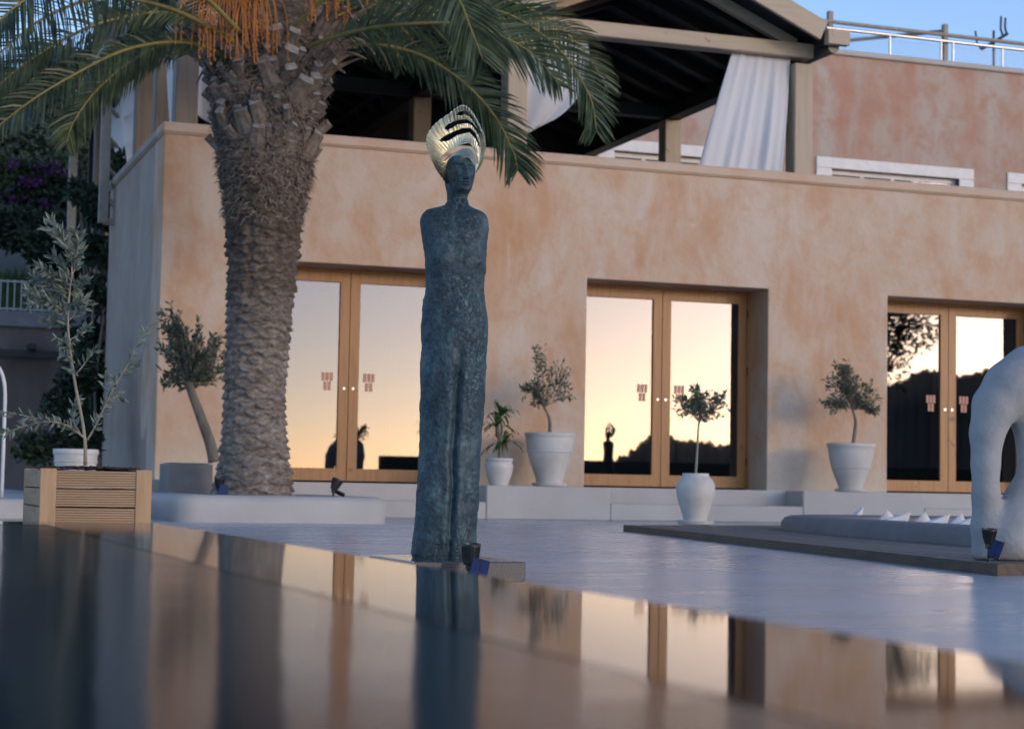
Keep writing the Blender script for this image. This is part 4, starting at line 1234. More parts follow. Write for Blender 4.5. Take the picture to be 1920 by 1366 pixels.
def olive(name, label, base, trunk, lobes, leaf_len, leaf_w, tr0, tr1, bark, leafm, seed, twigs=60, leaves=14, extra=(), group=None, cat='olive tree'):
    """trunk: world points; lobes: (centre, radii, share) of the crown; extra: explicit branches (list of world points, leaves)"""
    t = thing(name, label, cat, base, 0, group); B = Vector(base); rr = random.Random(seed)
    tp = [p - B for p in catmull([Vector(p) for p in trunk], 14)]
    MB().tube(tp, [tr0 + (tr1 - tr0) * k / 14 for k in range(15)], 9).build('trunk', bark, t, True)
    br, lv = MB(), MB()
    fork = tp[-1]
    for (c, rd, share) in lobes:
        c = Vector(c) - B
        limb = catmull([tp[-3], fork, fork.lerp(c, 0.55) + Vector((rr.uniform(-1, 1) * rd[0], rr.uniform(-1, 1) * rd[1], 0)) * 0.2, c + Vector((0, 0, rd[2] * 0.5))], 10)
        br.tube(limb, [tr1 * (0.75 - 0.055 * k) for k in range(11)], 6)
        for q in range(int(twigs * share)):
            u_ = rr.random() ** 0.45
            v = Vector((rr.gauss(0, 1), rr.gauss(0, 1), rr.gauss(0, 1))).normalized()
            e = c + Vector((v.x * rd[0], v.y * rd[1], v.z * rd[2])) * u_ * 1.18
            s0 = limb[rr.randint(2, 10)]
            md_ = s0.lerp(e, 0.5) + Vector((rr.uniform(-1, 1), rr.uniform(-1, 1), rr.uniform(-0.2, 1))) * 0.12 * (e - s0).length
            cv = catmull([s0, md_, e], 6)
            br.tube(cv, [tr1 * 0.22, tr1 * 0.2, tr1 * 0.17, tr1 * 0.14, tr1 * 0.11, tr1 * 0.09, tr1 * 0.06], 4, False)
            twig_leaves(lv, cv, rr, leaves, leaf_len, leaf_w, 0.35)
    for pts, nl, r0 in extra:
        cv = [p - B for p in catmull([Vector(p) for p in pts], 16)]
        br.tube(cv, [r0 * (1 - 0.05 * k) for k in range(17)], 6)
        if nl: twig_leaves(lv, cv, rr, nl, leaf_len, leaf_w, 0.12)
    o = br.build('branches', bark, t, True)
    o = lv.build('crown', leafm, t); o['kind'] = 'stuff'
    return t


mpx = lambda p: (p.x * math.sin(YAW) + p.y * math.cos(YAW)) / F      # metres per photo pixel at a place

# big pot between the first two pairs of doors
B1 = Vector((7.335, 19.4, 0.36)); k = mpx(B1)
saucer('round clay saucer under the big pot between the doors', B1, 33 * k)
pot('plant_pot', 'big wide white pot with tapered foot on the platform beside the middle doors', B1 + Vector((0, 0, 0.016)), smooth_prof([(25 * k, 0), (26 * k, 10 * k), (33 * k, 32 * k), (41 * k, 55 * k), (45 * k, 75 * k), (46 * k, 88 * k)]) + [(48 * k, 90 * k), (48.5 * k, 96 * k)], M['pot'], [(62 * k, 43.2 * k)])
olive('olive_tree', 'thin sparse olive tree in the big pot beside the middle doors', B1 + Vector((0, 0, 0.55)), [ony(1031, 812, 19.4), ony(1030, 785, 19.4), ony(1020, 762, 19.4)],
      [(ony(1010, 735, 19.4), (0.18, 0.18, 0.14), 0.9), (ony(1045, 700, 19.4), (0.17, 0.17, 0.2), 0.8), (ony(1012, 665, 19.35), (0.07, 0.08, 0.2), 0.5), (ony(992, 725, 19.4), (0.12, 0.12, 0.12), 0.4), (ony(1063, 740, 19.4), (0.1, 0.1, 0.08), 0.3)],
      0.062, 0.011, 0.022, 0.012, M['bark'], M['olive'], 11, 27, 8)
B2 = Vector((6.705, 19.3, 0.36)); k = mpx(B2)
pot('plant_pot', 'small round white pot next to the big pot', B2, smooth_prof([(17 * k, 0), (19 * k, 6 * k), (25 * k, 25 * k), (26.5 * k, 36 * k), (24 * k, 44 * k)]) + [(26 * k, 46 * k), (26 * k, 50 * k)], M['pot'])
# dracaena
dt = thing('dracaena', 'small dracaena with strap leaves in the small round pot', 'potted plant', B2 + Vector((0, 0, 46 * k)))
lv = MB(); rr = random.Random(5)
heads = [((932, 800), 0.0), ((946, 832), 0.05), ((940, 780), 0.02)]
for hi, ((hx, hy), dy) in enumerate(heads):
    p = ony(hx, hy, 19.3) - dt.location; p.y += dy
    MB().tube(catmull([Vector((rr.uniform(-0.04, 0.04), 0, 0)), p * 0.6 + Vector((0.02, 0, 0)), p], 8), 0.022 if hi < 2 else 0.014, 8).build('cane', M['bark'], dt, True)
    for q in range(26):
        a = q * gold; e = math.radians(rr.uniform(-5, 75)); L = rr.uniform(0.2, 0.33)
        h_ = Vector((math.cos(a), math.sin(a), 0)); d0 = h_ * math.cos(e) + Vector((0, 0, math.sin(e)))
        w = 0.016; s_ = d0.cross(Vector((0, 0, 1))).normalized() * w
        c1, c2 = p + d0 * L * 0.5, p + d0 * L * 0.85 + Vector((0, 0, -0.25 * L)); c3 = p + d0 * L + Vector((0, 0, -0.5 * L)); n0 = len(lv.v)
        lv.v += [tuple(p - s_ * 0.6), tuple(p + s_ * 0.6), tuple(c1 + s_), tuple(c1 - s_), tuple(c2 + s_ * 0.7), tuple(c2 - s_ * 0.7), tuple(c3)]
        lv.f += [(n0, n0 + 1, n0 + 2, n0 + 3), (n0 + 3, n0 + 2, n0 + 4, n0 + 5), (n0 + 5, n0 + 4, n0 + 6)]
o = lv.build('leaves', M['dracaena'], dt); o['kind'] = 'stuff'
# pot between middle and right doors
B3 = Vector((11.066, 19.3, 0.36)); k = mpx(B3)
saucer('round clay saucer under the banded pot beside the right doors', B3, 30 * k)
pot('plant_pot', 'white flaring pot with raised bands on the platform beside the right doors', B3 + Vector((0, 0, 0.016)), smooth_prof([(22 * k, 0), (24 * k, 10 * k), (33 * k, 33 * k), (40 * k, 58 * k), (43 * k, 80 * k)]) + [(45.5 * k, 82 * k), (45.5 * k, 87 * k)], M['pot_matte'], [(78 * k, 42.6 * k), (42 * k, 36 * k)])
olive('olive_tree', 'bushy small olive tree in the banded pot beside the right doors', B3 + Vector((0, 0, 0.5)), [ony(1600, 832, 19.3), ony(1603, 805, 19.3), ony(1604, 788, 19.3), ony(1598, 765, 19.3)],
      [(ony(1580, 712, 19.3), (0.2, 0.2, 0.16), 1.0), (ony(1617, 740, 19.3), (0.19, 0.19, 0.15), 1.0), (ony(1563, 758, 19.3), (0.17, 0.17, 0.10), 0.7), (ony(1576, 690, 19.3), (0.1, 0.1, 0.1), 0.4), (ony(1640, 770, 19.25), (0.14, 0.1, 0.05), 0.3)],
      0.066, 0.012, 0.024, 0.014, M['bark'], M['olive'], 12, 40, 9)
# pot on the deck
B4 = Vector((6.87, 14.62, 0.054)); k = mpx(B4)
saucer('round clay saucer under the urn on the deck tip', B4, 35 * k)
pot('plant_pot', 'white shouldered urn standing on the tip of the deck', B4 + Vector((0, 0, 0.016)), smooth_prof([(21.5 * k, 0), (23 * k, 10 * k), (29 * k, 30 * k), (35 * k, 50 * k), (36.5 * k, 66 * k), (33 * k, 78 * k), (26 * k, 86 * k)]) + [(24.5 * k, 88 * k), (25 * k, 91 * k)], M['pot'], inner=0.82)
olive('olive_tree', 'little standard olive tree with round head in the urn on the deck', B4 + Vector((0, 0, 0.38)), [ony(1304, 893, 14.62), ony(1307, 850, 14.62), ony(1309, 808, 14.62), ony(1311, 790, 14.62)],
      [(ony(1290, 760, 14.62), (0.14, 0.15, 0.10), 1.0), (ony(1330, 762, 14.62), (0.15, 0.15, 0.11), 1.0), (ony(1312, 742, 14.62), (0.13, 0.13, 0.09), 0.6), (ony(1350, 745, 14.6), (0.06, 0.08, 0.06), 0.3)],
      0.05, 0.009, 0.011, 0.008, M['bark_pale'], M['olive'], 13, 40, 8)
# square planter by the corner with a leaning olive
sp = thing('square_planter', 'grey square plaster planter by the villa corner', 'planter', (3.1, 18.1, 0))
b_ = MB(); b_.bbox(-0.21, 0.21, -0.2, 0.4, 0.0, 0.515, 0.012); b_.build('box', M['planter_grey'], sp)
MB().box(-0.17, 0.17, -0.16, 0.36, 0.5151, 0.522).build('soil', M['soil'], sp)
olive('olive_tree', 'leaning bushy olive tree in the grey square planter', (3.25, 18.2, 0.52), [ony(402, 866, 18.2), ony(394, 830, 18.2), ony(376, 780, 18.2), ony(362, 742, 18.2), ony(352, 715, 18.2)],
      [(ony(345, 690, 18.2), (0.2, 0.22, 0.2), 1.0), (ony(330, 640, 18.2), (0.18, 0.2, 0.2), 0.9), (ony(322, 600, 18.2), (0.12, 0.15, 0.14), 0.6), (ony(370, 650, 18.2), (0.16, 0.2, 0.22), 0.9), (ony(395, 690, 18.25), (0.2, 0.2, 0.16), 0.7), (ony(325, 715, 18.2), (0.12, 0.14, 0.07), 0.3), (ony(415, 660, 18.4), (0.18, 0.2, 0.2), 0.5)],
      0.07, 0.013, 0.06, 0.038, M['bark'], M['olive'], 14, 30, 9, extra=[([ony(356 + q * 3, 722, 18.2), ony((356 + ex) / 2 + 6, (722 + ey) / 2, 18.2 + dy), ony(ex, ey, 18.2 + dy)], 34, 0.008) for q, (ex, ey, dy) in enumerate(((318, 566, 0), (300, 590, 0.1), (336, 585, -0.1), (372, 596, 0.1), (400, 628, 0.05), (345, 620, 0.15), (296, 640, -0.05), (385, 660, -0.1), (412, 640, 0.2), (305, 715, 0.1), (390, 705, 0.05), (420, 690, 0.2)))])
# round pot at the back with a dark shrub
B5 = Vector((0, 16.6, 0.175)); B5.x = ony(142, 860, 16.6).x; k = mpx(B5)
pot('plant_pot', 'pale straight-sided pot behind the wooden planter box', B5, smooth_prof([(31 * k, 0), (34 * k, 15 * k), (38 * k, 60 * k), (40 * k, 82 * k)]) + [(42 * k, 84 * k), (42 * k, 92 * k)], M['pot'], [(70 * k, 38.6 * k)])

# ------------------------------------------------------------------ wooden planter box
BY = 10.1
bx = thing('planter_box', 'reclaimed grooved timber planter box beside the pool', 'planter', (1.245, BY, 0))
X0, X1, Y0, Y1 = 0.955 - 1.245, 1.54 - 1.245, 0.0, 0.95
for k, (px_, py_) in enumerate(((X0, Y0), (X1 - 0.085, Y0), (X0, Y1 - 0.03), (X1 - 0.085, Y1 - 0.03))):
    MB().bbox(px_, px_ + 0.085, py_ - 0.004, py_ + 0.026, 0.0, 0.408, 0.004).build('corner_post', M['boxpost'], bx)
def grooved(x0, x1, z0, z1, along_x=True, n_=7):
    """decking board with milled grooves"""
    pts = []; h = (z1 - z0) / n_
    for q in range(n_):
        a = z0 + q * h
        pts += [(a, 0.007), (a + h * 0.06, 0.0), (a + h * 0.74, 0.0), (a + h * 0.79, 0.007)]
    pts.append((z1, 0.007)); mb = MB(); rows_ = []
    for (z, d) in pts: rows_.append([(x0, d, z), (x1, d, z)])
    mb.grid([[r[0], r[1]] for r in rows_])
    mb.grid([[(x1, 0.022, z), (x0, 0.022, z)] for z, d in pts])
    n_p = len(pts) * 2
    mb.f.append((0, n_p + 1, n_p, 1)); e = n_p - 2; mb.f.append((e, e + 1, n_p + e, n_p + e + 1))
    for i in range(len(pts) - 1):
        mb.f.append((2 * i, 2 * i + 2, n_p + 2 * i + 3, n_p + 2 * i + 1)); mb.f.append((2 * i + 1, n_p + 2 * i, n_p + 2 * i + 2, 2 * i + 3))
    return mb
def darken_grooves(me_):
    me_.materials.append(M['groove_dark'])  # darker tone on the groove floors
    for q in range(7): me_.polygons[4 * q + 3].material_index = 1
    return me_
M['groove_dark'] = simple('dark_groove_floor', (0.09, 0.055, 0.03), (0.18, 0.115, 0.065), 14, 0.9)
me = darken_grooves(grooved(X0 + 0.0855, X1 - 0.0855, 0.0, 0.0915).mesh('board', M['boxwood']))
for r_ in range(4):
    o = obj('board', me, bx); o.location = (0, 0.003, 0.012 + r_ * 0.0985); o.rotation_euler = (0, rnd.uniform(-0.003, 0.003), 0)
    o = obj('board', me, bx); o.location = (0, Y1 - 0.006, 0.012 + r_ * 0.0985)
me2 = darken_grooves(grooved(0.028, Y1 - 0.034, 0.0, 0.0915).mesh('side_board', M['boxwood']))
for r_ in range(4):
    o = obj('side_board', me2, bx); o.rotation_euler = (0, 0, PI / 2); o.location = (X1 - 0.004, 0, 0.012 + r_ * 0.0985)
    o = obj('side_board', me2, bx); o.rotation_euler = (0, 0, PI / 2); o.location = (X0 + 0.026, 0, 0.012 + r_ * 0.0985)
mb = MB(); rows_ = []
for i in range(20):
    rows_.append([(X0 + 0.03 + (X1 - X0 - 0.06) * j / 15, 0.028 + (Y1 - 0.06) * i / 19, 0.398 + 0.012 * mnoise.noise(Vector((i * 0.7, j * 0.7, 3))) + 0.012 * math.sin(PI * j / 15)) for j in range(16)])
mb.grid(rows_).build('mulch', M['soil'], bx, False)
mb = MB(); rr = random.Random(9)
for q in range(420):
    x, y = rr.uniform(X0 + 0.05, X1 - 0.05), rr.uniform(0.03, 0.85); z = 0.408 + 0.010 * math.sin(PI * (x - X0) / (X1 - X0)); s_ = rr.uniform(0.006, 0.014)
    a = rr.uniform(0, PI); c_, d_ = math.cos(a) * s_, math.sin(a) * s_
    mb.beam((x - c_, y - d_, z), (x + c_, y + d_, z + rr.uniform(0, 0.006)), s_ * 0.9, s_ * 0.6)
o = mb.build('bark_chips', M['soil'], bx); o['kind'] = 'stuff'
YB_ = 10.45
E_ = lambda seq: [ony(x, y, YB_ + dy) for x, y, dy in seq]
extra = [(E_([(160, 822, 0), (125, 797, -0.05), (85, 790, -0.12), (40, 800, -0.2), (-10, 818, -0.25)]), 46, 0.006),
         (E_([(110, 793, -0.08), (60, 782, -0.12), (10, 772, -0.2), (-25, 768, -0.22)]), 22, 0.004),
         (E_([(150, 812, 0), (138, 790, 0.03), (136, 770, 0.05), (142, 750, 0.05)]), 26, 0.004),
         (E_([(163, 825, 0), (178, 800, 0), (195, 765, -0.02), (212, 730, -0.05), (232, 695, -0.06), (252, 660, -0.06), (277, 610, -0.07)]), 42, 0.006),
         (E_([(195, 765, 0), (212, 745, 0.03), (228, 742, 0.05)]), 10, 0.003), (E_([(205, 745, 0), (200, 722, 0.03), (196, 705, 0.05)]), 12, 0.003),
         (E_([(232, 695, -0.06), (245, 690, -0.05), (257, 684, -0.05)]), 10, 0.003)]
for (x, y, ex, ey, nl) in ((128, 640, 165, 612, 16), (138, 660, 104, 632, 14), (140, 680, 110, 662, 12), (148, 695, 178, 655, 10), (130, 610, 88, 600, 22), (130, 600, 165, 570, 24), (128, 590, 70, 560, 46), (128, 580, 50, 545, 44), (128, 575, 160, 560, 24),
                           (127, 560, 60, 520, 44), (128, 555, 158, 525, 30), (130, 545, 75, 500, 40), (133, 530, 100, 480, 34), (136, 515, 150, 470, 30), (138, 500, 148, 440, 38), (138, 500, 112, 440, 36), (128, 470, 95, 415, 34), (120, 460, 88, 425, 22), (140, 480, 143, 432, 26), (126, 540, 52, 575, 36), (126, 550, 98, 545, 24), (146, 705, 125, 690, 5), (130, 565, 100, 585, 20), (132, 535, 92, 520, 28)):
    extra.append((E_([(x, y, 0), ((x + ex) / 2 + 3, (y + ey) / 2 - 3, rnd.uniform(-0.06, 0.06)), (ex, ey, rnd.uniform(-0.12, 0.12))]), nl, 0.0035))
olive('olive_sapling', 'slender young silver-leaved olive in the wooden planter box', (1.25, YB_, 0.40), E_([(160, 872, 0), (160, 845, 0), (159, 822, 0), (152, 775, 0), (140, 715, 0), (131, 650, 0), (127, 600, 0), (130, 550, 0), (136, 505, 0), (130, 470, 0)]),
      [], 0.06, 0.009, 0.011, 0.0035, M['bark_pale'], M['olive_pale'], 21, extra=[(a_, int(b_2 * 1.7), c_2) for a_, b_2, c_2 in extra], cat='olive tree')

# ================================================================== DECK AND LOUNGE
A_, B_, C_, D_ = Vector((6.08, 14.33)), Vector((4.81, 7.10)), Vector((10.5, 9.0)), Vector((11.5, 15.6))
deck = thing('deck', 'low weathered timber deck with dark edge boards', 'deck', (6.0, 11, 0)); tag(deck, kind='structure')
DO = Vector((6.0, 11.0, 0.0))


def clip_poly(poly, p, nrm):
    out = []
    for i in range(len(poly)):
        a, c = poly[i - 1], poly[i]; da, dc = (a - p).dot(nrm), (c - p).dot(nrm)
        if (da >= 0) != (dc >= 0): out.append(a.lerp(c, da / (da - dc)))
        if dc >= 0: out.append(c)
    return out


quad = [A_, B_, C_, D_]
ab = (A_ - B_).normalized(); ab_n = Vector((ab.y, -ab.x))
pw, k = 0.14, 0
quad_in = clip_poly(quad, A_ + ab_n * 0.03, ab_n)
bc_n = Vector((-(C_ - B_).y, (C_ - B_).x)).normalized()
quad_in = clip_poly(quad_in, B_ + bc_n * 0.03, bc_n)
while k * pw < 7.0:
    s0 = A_ + ab_n * (0.03 + k * pw)
    poly = clip_poly(clip_poly(quad_in, s0, ab_n), s0 + ab_n * (pw - 0.006), -ab_n)
    k += 1
    if len(poly) < 3: continue
    n_ = len(poly); zt = 0.050 + rnd.uniform(-0.0012, 0.0012)
    vs = [(p.x, p.y, 0.02) for p in poly] + [(p.x, p.y, zt) for p in poly]
    mb = MB().add(vs, [tuple(range(n_))[::-1], tuple(range(n_, 2 * n_))] + [(i, (i + 1) % n_, n_ + (i + 1) % n_, n_ + i) for i in range(n_)])
    o = mb.build('plank', M['deckwood'], deck); o.location = -DO
for p, q in ((A_, B_), (B_, C_), (D_, A_)):
    d = (q - p).normalized(); nn = Vector((-d.y, d.x)) * 0.014
    mb = MB().beam((p.x + nn.x, p.y + nn.y, 0.0265), (q.x + nn.x, q.y + nn.y, 0.0265), 0.028, 0.053)
    o = mb.build('edge_board', M['deckedge'], deck); o.location = -DO

# sunken lounge wall, rounded plaster
LC = [(6.25, 9.0), (6.29, 9.54), (6.36, 10.3), (6.5, 11.26), (6.7, 12.3), (7.0, 13.3), (7.35, 13.75), (8.0, 13.95), (9.2, 14.0), (11.0, 14.0)]
lc = [Vector((x, y, 0)) for x, y in LC]; lc = [Vector((5.95, 6.2, 0)) + Vector((0.22, 2.0, 0))] + lc
cv = catmull(lc, 60)
sec = [(0.0, 0.0), (0.004, 0.06), (0.03, 0.095), (0.08, 0.112), (0.16, 0.118), (0.34, 0.116), (0.40, 0.10), (0.42, 0.0)]
rows_ = []
for i, p in enumerate(cv):
    d = (cv[min(i + 1, 60)] - cv[max(i - 1, 0)]).normalized(); nn = Vector((d.y, -d.x, 0))
    rows_.append([(p.x + nn.x * s_, p.y + nn.y * s_, 0.0515 + z) for s_, z in sec])
lwb = MB().grid(rows_); n_s = len(sec); lwb.f += [tuple(range(n_s)), tuple(len(lwb.v) - n_s + q for q in range(n_s))[::-1]]
lwb.f = [f_[::-1] for f_ in lwb.f]
lw = lwb.build('lounge_wall', M['lounge'], None, 40)
tag(lw, 'low rounded grey plaster wall of the lounge on the deck', 'low wall')


def cushion_mesh(k):
    rr = random.Random(k); rows_ = []; n_ = 16; f = 0.24
    top, bot = [], []
    for sgn, dst in ((1, top), (-1, bot)):
        for i in range(n_ + 1):
            row = []
            for j in range(n_ + 1):
                u_, v_ = 2 * i / n_ - 1, 2 * j / n_ - 1
                pinch = 1 + 0.10 * (abs(u_) * abs(v_)) ** 2 - 0.05 * (1 - abs(u_)) * abs(v_) ** 4 - 0.05 * (1 - abs(v_)) * abs(u_) ** 4
                h_ = 0.075 * max(0, (1 - abs(u_) ** 2.6)) ** 0.55 * max(0, (1 - abs(v_) ** 2.6)) ** 0.55
                h_ *= 1 + 0.2 * mnoise.noise(Vector((u_ * 2 + k, v_ * 2, sgn)))
                row.append((u_ * f * pinch, sgn * h_, v_ * f * pinch + f))
            dst.append(row)
    mb = MB().grid(top); mb.grid([r[::-1] for r in bot])
    return mb.mesh('cushion', M['cushion'], True)


cms = [cushion_mesh(q) for q in range(3)]
CU = [((1604, 988), 7.9, 0.9, 0.55, 0.9, 'white scatter cushion lying apart at the far end of the lounge'),
      ((1665, 992), 7.55, 0.7, 0.75, 0.2, 'white scatter cushion with a pinched corner tipped in the lounge'),
      ((1695, 994), 7.5, -0.6, 0.85, -0.5, 'white scatter cushion slumped beside the pinched one in the lounge'),
      ((1730, 994), 7.2, 0.8, 0.8, 0.3, 'white scatter cushion with a shaded edge in the lounge'),
      ((1768, 995), 7.15, -0.7, 0.85, -0.4, 'white scatter cushion sunk low against the lounge wall'),
      ((1795, 994), 6.95, 0.9, 0.7, 0.4, 'white scatter cushion with an upright corner behind the sculpture'),
      ((1822, 995), 6.9, -0.8, 0.75, -0.3, 'white scatter cushion half hidden by the sculpture')]
for q, ((x, y), X_, roll, lean, rz, lab) in enumerate(CU):
    p = onx(x, y - 8, X_)
    o = obj('cushion', cms[q % 3]); o.location = (p.x, p.y + 0.2, 0.10); o.rotation_euler = (0.55 + 0.25 * lean, 0.45 * roll, rz + 0.3); o.scale = (0.6, 0.6, 0.5); o.location.z = 0.0
    tag(o, lab, 'cushion', 'scatter cushions in the lounge')

# ------------------------------------------------------------------ plaster sculptures
def sculpture(label, base, rz, scale=1.0, group=None):
    t = Vector(base)
    bm_pts = [  # (x, y, z, r) chain: left leg up, over, right leg down, lap
        (0.045, 0, 0.02, 0.075), (0.035, 0, 0.15, 0.068), (0.03, 0, 0.3, 0.062), (0.028, 0, 0.45, 0.064), (0.035, 0, 0.60, 0.078), (0.075, 0, 0.73, 0.105), (0.14, 0, 0.82, 0.125), (0.22, 0.01, 0.88, 0.14), (0.34, 0.02, 0.92, 0.14), (0.45, 0.02, 0.87, 0.12),
        (0.50, 0.02, 0.74, 0.09), (0.49, 0.02, 0.6, 0.075), (0.50, 0.02, 0.45, 0.075), (0.53, 0.02, 0.28, 0.09), (0.56, 0.02, 0.1, 0.11),
        (0.19, 0.02, 0.71, 0.07), (0.215, 0.03, 0.55, 0.05), (0.215, 0.03, 0.40, 0.05), (0.20, 0.03, 0.30, 0.08), (0.15, 0.0, 0.17, 0.115), (0.30, 0.0, 0.12, 0.12), (0.42, 0.0, 0.12, 0.12), (0.24, 0.02, 0.80, 0.09), (0.12, -0.02, 0.08, 0.11), (0.30, -0.03, 0.05, 0.11), (0.36, 0.02, 0.8, 0.06)]
    links = [(i, i + 1) for i in range(14)] + [(6, 22), (22, 15), (15, 16), (16, 17), (17, 18), (18, 19), (19, 20), (20, 21), (21, 14), (19, 1), (23, 0), (23, 24), (24, 21), (19, 23), (18, 20)]
    mb = bpy.data.metaballs.new('sc'); 
    # smooth distance field on a grid, polygonised with surface nets
    h = 0.012; lo = np.array([-0.08, -0.18, -0.06]); hi = np.array([0.95, 0.22, 1.12]); n3 = np.ceil((hi - lo) / h).astype(int)
    bpy.data.metaballs.remove(mb)
    gx, gy, gz = np.meshgrid(*[lo[a] + h * np.arange(n3[a]) for a in range(3)], indexing='ij')
    acc = np.zeros_like(gx); kk = 110.0
    bm_pts = [(x if i < 5 else 0.06 + (x - 0.045) * 1.28, y, z, r) for i, (x, y, z, r) in enumerate(bm_pts)]
    bm_pts = [(x + 0.02 if i < 5 else x, y, z, r) for i, (x, y, z, r) in enumerate(bm_pts)]
    for a, c in links:
        p, q = np.array(bm_pts[a][:3]), np.array(bm_pts[c][:3]); r0, r1 = bm_pts[a][3], bm_pts[c][3]
        d = q - p; L2 = d @ d
        tt = np.clip(((gx - p[0]) * d[0] + (gy - p[1]) * d[1] + (gz - p[2]) * d[2]) / L2, 0, 1)
        dist = np.sqrt((gx - p[0] - tt * d[0]) ** 2 + ((gy - p[1] - tt * d[1]) / 1.15) ** 2 + (gz - p[2] - tt * d[2]) ** 2) - (r0 + (r1 - r0) * tt)
        acc += np.exp(-kk * np.clip(dist, -0.3, 0.5))
    sdf = -np.log(acc + 1e-30) / kk
    sdf = np.maximum(sdf, -(gz - 0.0))
    v, f = surface_nets(sdf, lo, h)
    m_ = MB(); m_.v = [tuple(x * scale for x in p) for p in v]; m_.f = f
    o = m_.build('plaster_sculpture', M['sculpt'], None, True)
    md = o.modifiers.new('soft', 'SMOOTH'); md.factor = 0.5; md.iterations = 14
    o.location = base; o.rotation_euler = (0, 0, rz)
    return tag(o, label, 'sculpture', group)


def surface_nets(s, lo, h):
    n = s.shape; neg = s < 0
    cell = np.zeros((n[0] - 1, n[1] - 1, n[2] - 1), int); pos = np.zeros(cell.shape + (3,)); cnt = np.zeros(cell.shape)
    cor = [(i, j, k) for i in (0, 1) for j in (0, 1) for k in (0, 1)]
    sl_ = lambda c: tuple(slice(c[a], n[a] - 1 + c[a]) for a in range(3))
    for c in cor: cell += neg[sl_(c)]
    act = (cell > 0) & (cell < 8)
    for c in cor:
        for ax in range(3):
            if c[ax]: continue
            e = list(c); e[ax] = 1; v0, v1 = s[sl_(c)], s[sl_(e)]
            x = (v0 < 0) != (v1 < 0); tt = np.where(x, v0 / np.where(x, v0 - v1, 1), 0)
            for a in range(3): pos[..., a] += np.where(x, c[a] + (tt if a == ax else 0), 0)
            cnt += x
    idx = -np.ones(cell.shape, int); ii = np.argwhere(act); idx[act] = np.arange(len(ii))
    P_ = (ii + pos[act] / cnt[act][:, None]) * h + lo
    faces = []
    for ax in range(3):
        b1, b2 = (ax + 1) % 3, (ax + 2) % 3
        sa = [slice(1, n[a] - 1) for a in range(3)]; sa[ax] = slice(0, n[ax] - 1); sb = list(sa); sb[ax] = slice(1, n[ax])
        x = np.argwhere(neg[tuple(sa)] != neg[tuple(sb)])
        for q in x:
            g = [q[0] + (1 if ax != 0 else 0), q[1] + (1 if ax != 1 else 0), q[2] + (1 if ax != 2 else 0)]
            def I(d1, d2):
                c = list(g); c[b1] += d1; c[b2] += d2; return int(idx[tuple(c)])
            fc = (I(-1, -1), I(0, -1), I(0, 0), I(-1, 0))
            if min(fc) < 0: continue
            faces.append(fc if neg[tuple(g)] else fc[::-1])
    return [tuple(p) for p in P_], faces


sculpture('white plaster sculpture with an upright oval hole on the deck corner', (5.03, 7.60, 0.0505), -0.15, 1.0)
sculpture('pale plaster arch sculpture mirrored in the left door glass', (8.35, 7.3, 0.0), 0.9, 1.15)

# second figure of the series, seen only mirrored in the middle doors
st2 = copy_tree(statue); st2.location = (15.8, 2.9, 0.0); st2.rotation_euler = (0, 0, 2.6)
st2['label'] = 'second bronze figure with brass headdress mirrored in the middle doors'

# ================================================================== LEFT BACKGROUND
o = MB().bbox(-9, 2.25, 15.7, 33.6, 0.0, 0.175, 0.02).build('side_terrace', M['concrete']); tag(o, kind='structure')
rw = thing('retaining_wall', 'long mauve grey retaining wall below the garden fence', 'wall', (0, 34, 0))
MB().box(-14, 9, 0, 0.5, -0.05, 3.0).build('wall_face', M['plaster_mauve'], rw)
MB().bbox(-14, 9, -0.06, 0.56, 3.0, 3.28, 0.02).build('wall_cap', M['planter_grey'], rw)
bm_ = thing('trellis_beam', 'dark timber beam on stub brackets across the retaining wall', 'beam', (2.5, 33.7, 2.5))
MB().bbox(-6, 1.6, -0.06, 0.06, -0.06, 0.08, 0.01).build('beam', M['rafter'], bm_)
for k in range(6): MB().bbox(-5.6 + k * 1.2, -5.48 + k * 1.2, -0.25, 0.25, 0.081, 0.19, 0.01).build('stub_bracket', M['rafter'], bm_)
fn = thing('garden_fence', 'pale iron fence with thin bars on the retaining wall', 'fence', (0, 34.2, 3.28))
for z in (0.06, 0.55): MB().beam((-14, 0, z), (9, 0, z), 0.03, 0.03).build('rail', M['fence'], fn)
me = MB().tube([(0, 0, 0.0), (0, 0, 0.58)], 0.011, 6).mesh('bar', M['fence'])
for k in range(92):
    o = obj('bar', me, fn); o.location = (-2 + k * 0.12, 0, 0)
sh = thing('garden_shower', 'curved white steel garden shower pipe', 'shower', (ony(5, 880, 17).x, 17.0, 0.175))
MB().tube(catmull([Vector(p) for p in ((0, 0, 0), (0, 0, 0.6), (-0.005, 0, 0.95), (-0.05, 0, 1.12), (-0.13, 0, 1.18), (-0.22, 0, 1.15))], 24), 0.016, 10).build('pipe', M['white_paint'], sh, True)
MB().lathe([(0.05, 0), (0.06, 0.01), (0.02, 0.03), (0.016, 0.05)], (-0.22, 0, 1.09), 20).build('shower_head', M['steel'], sh, 40)
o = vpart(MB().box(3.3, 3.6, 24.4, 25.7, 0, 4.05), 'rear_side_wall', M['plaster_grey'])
o = vpart(MB().box(4.4, 4.6, 25.7, 28.2, 0, 3.0), 'recessed_wall', M['plaster_grey'])
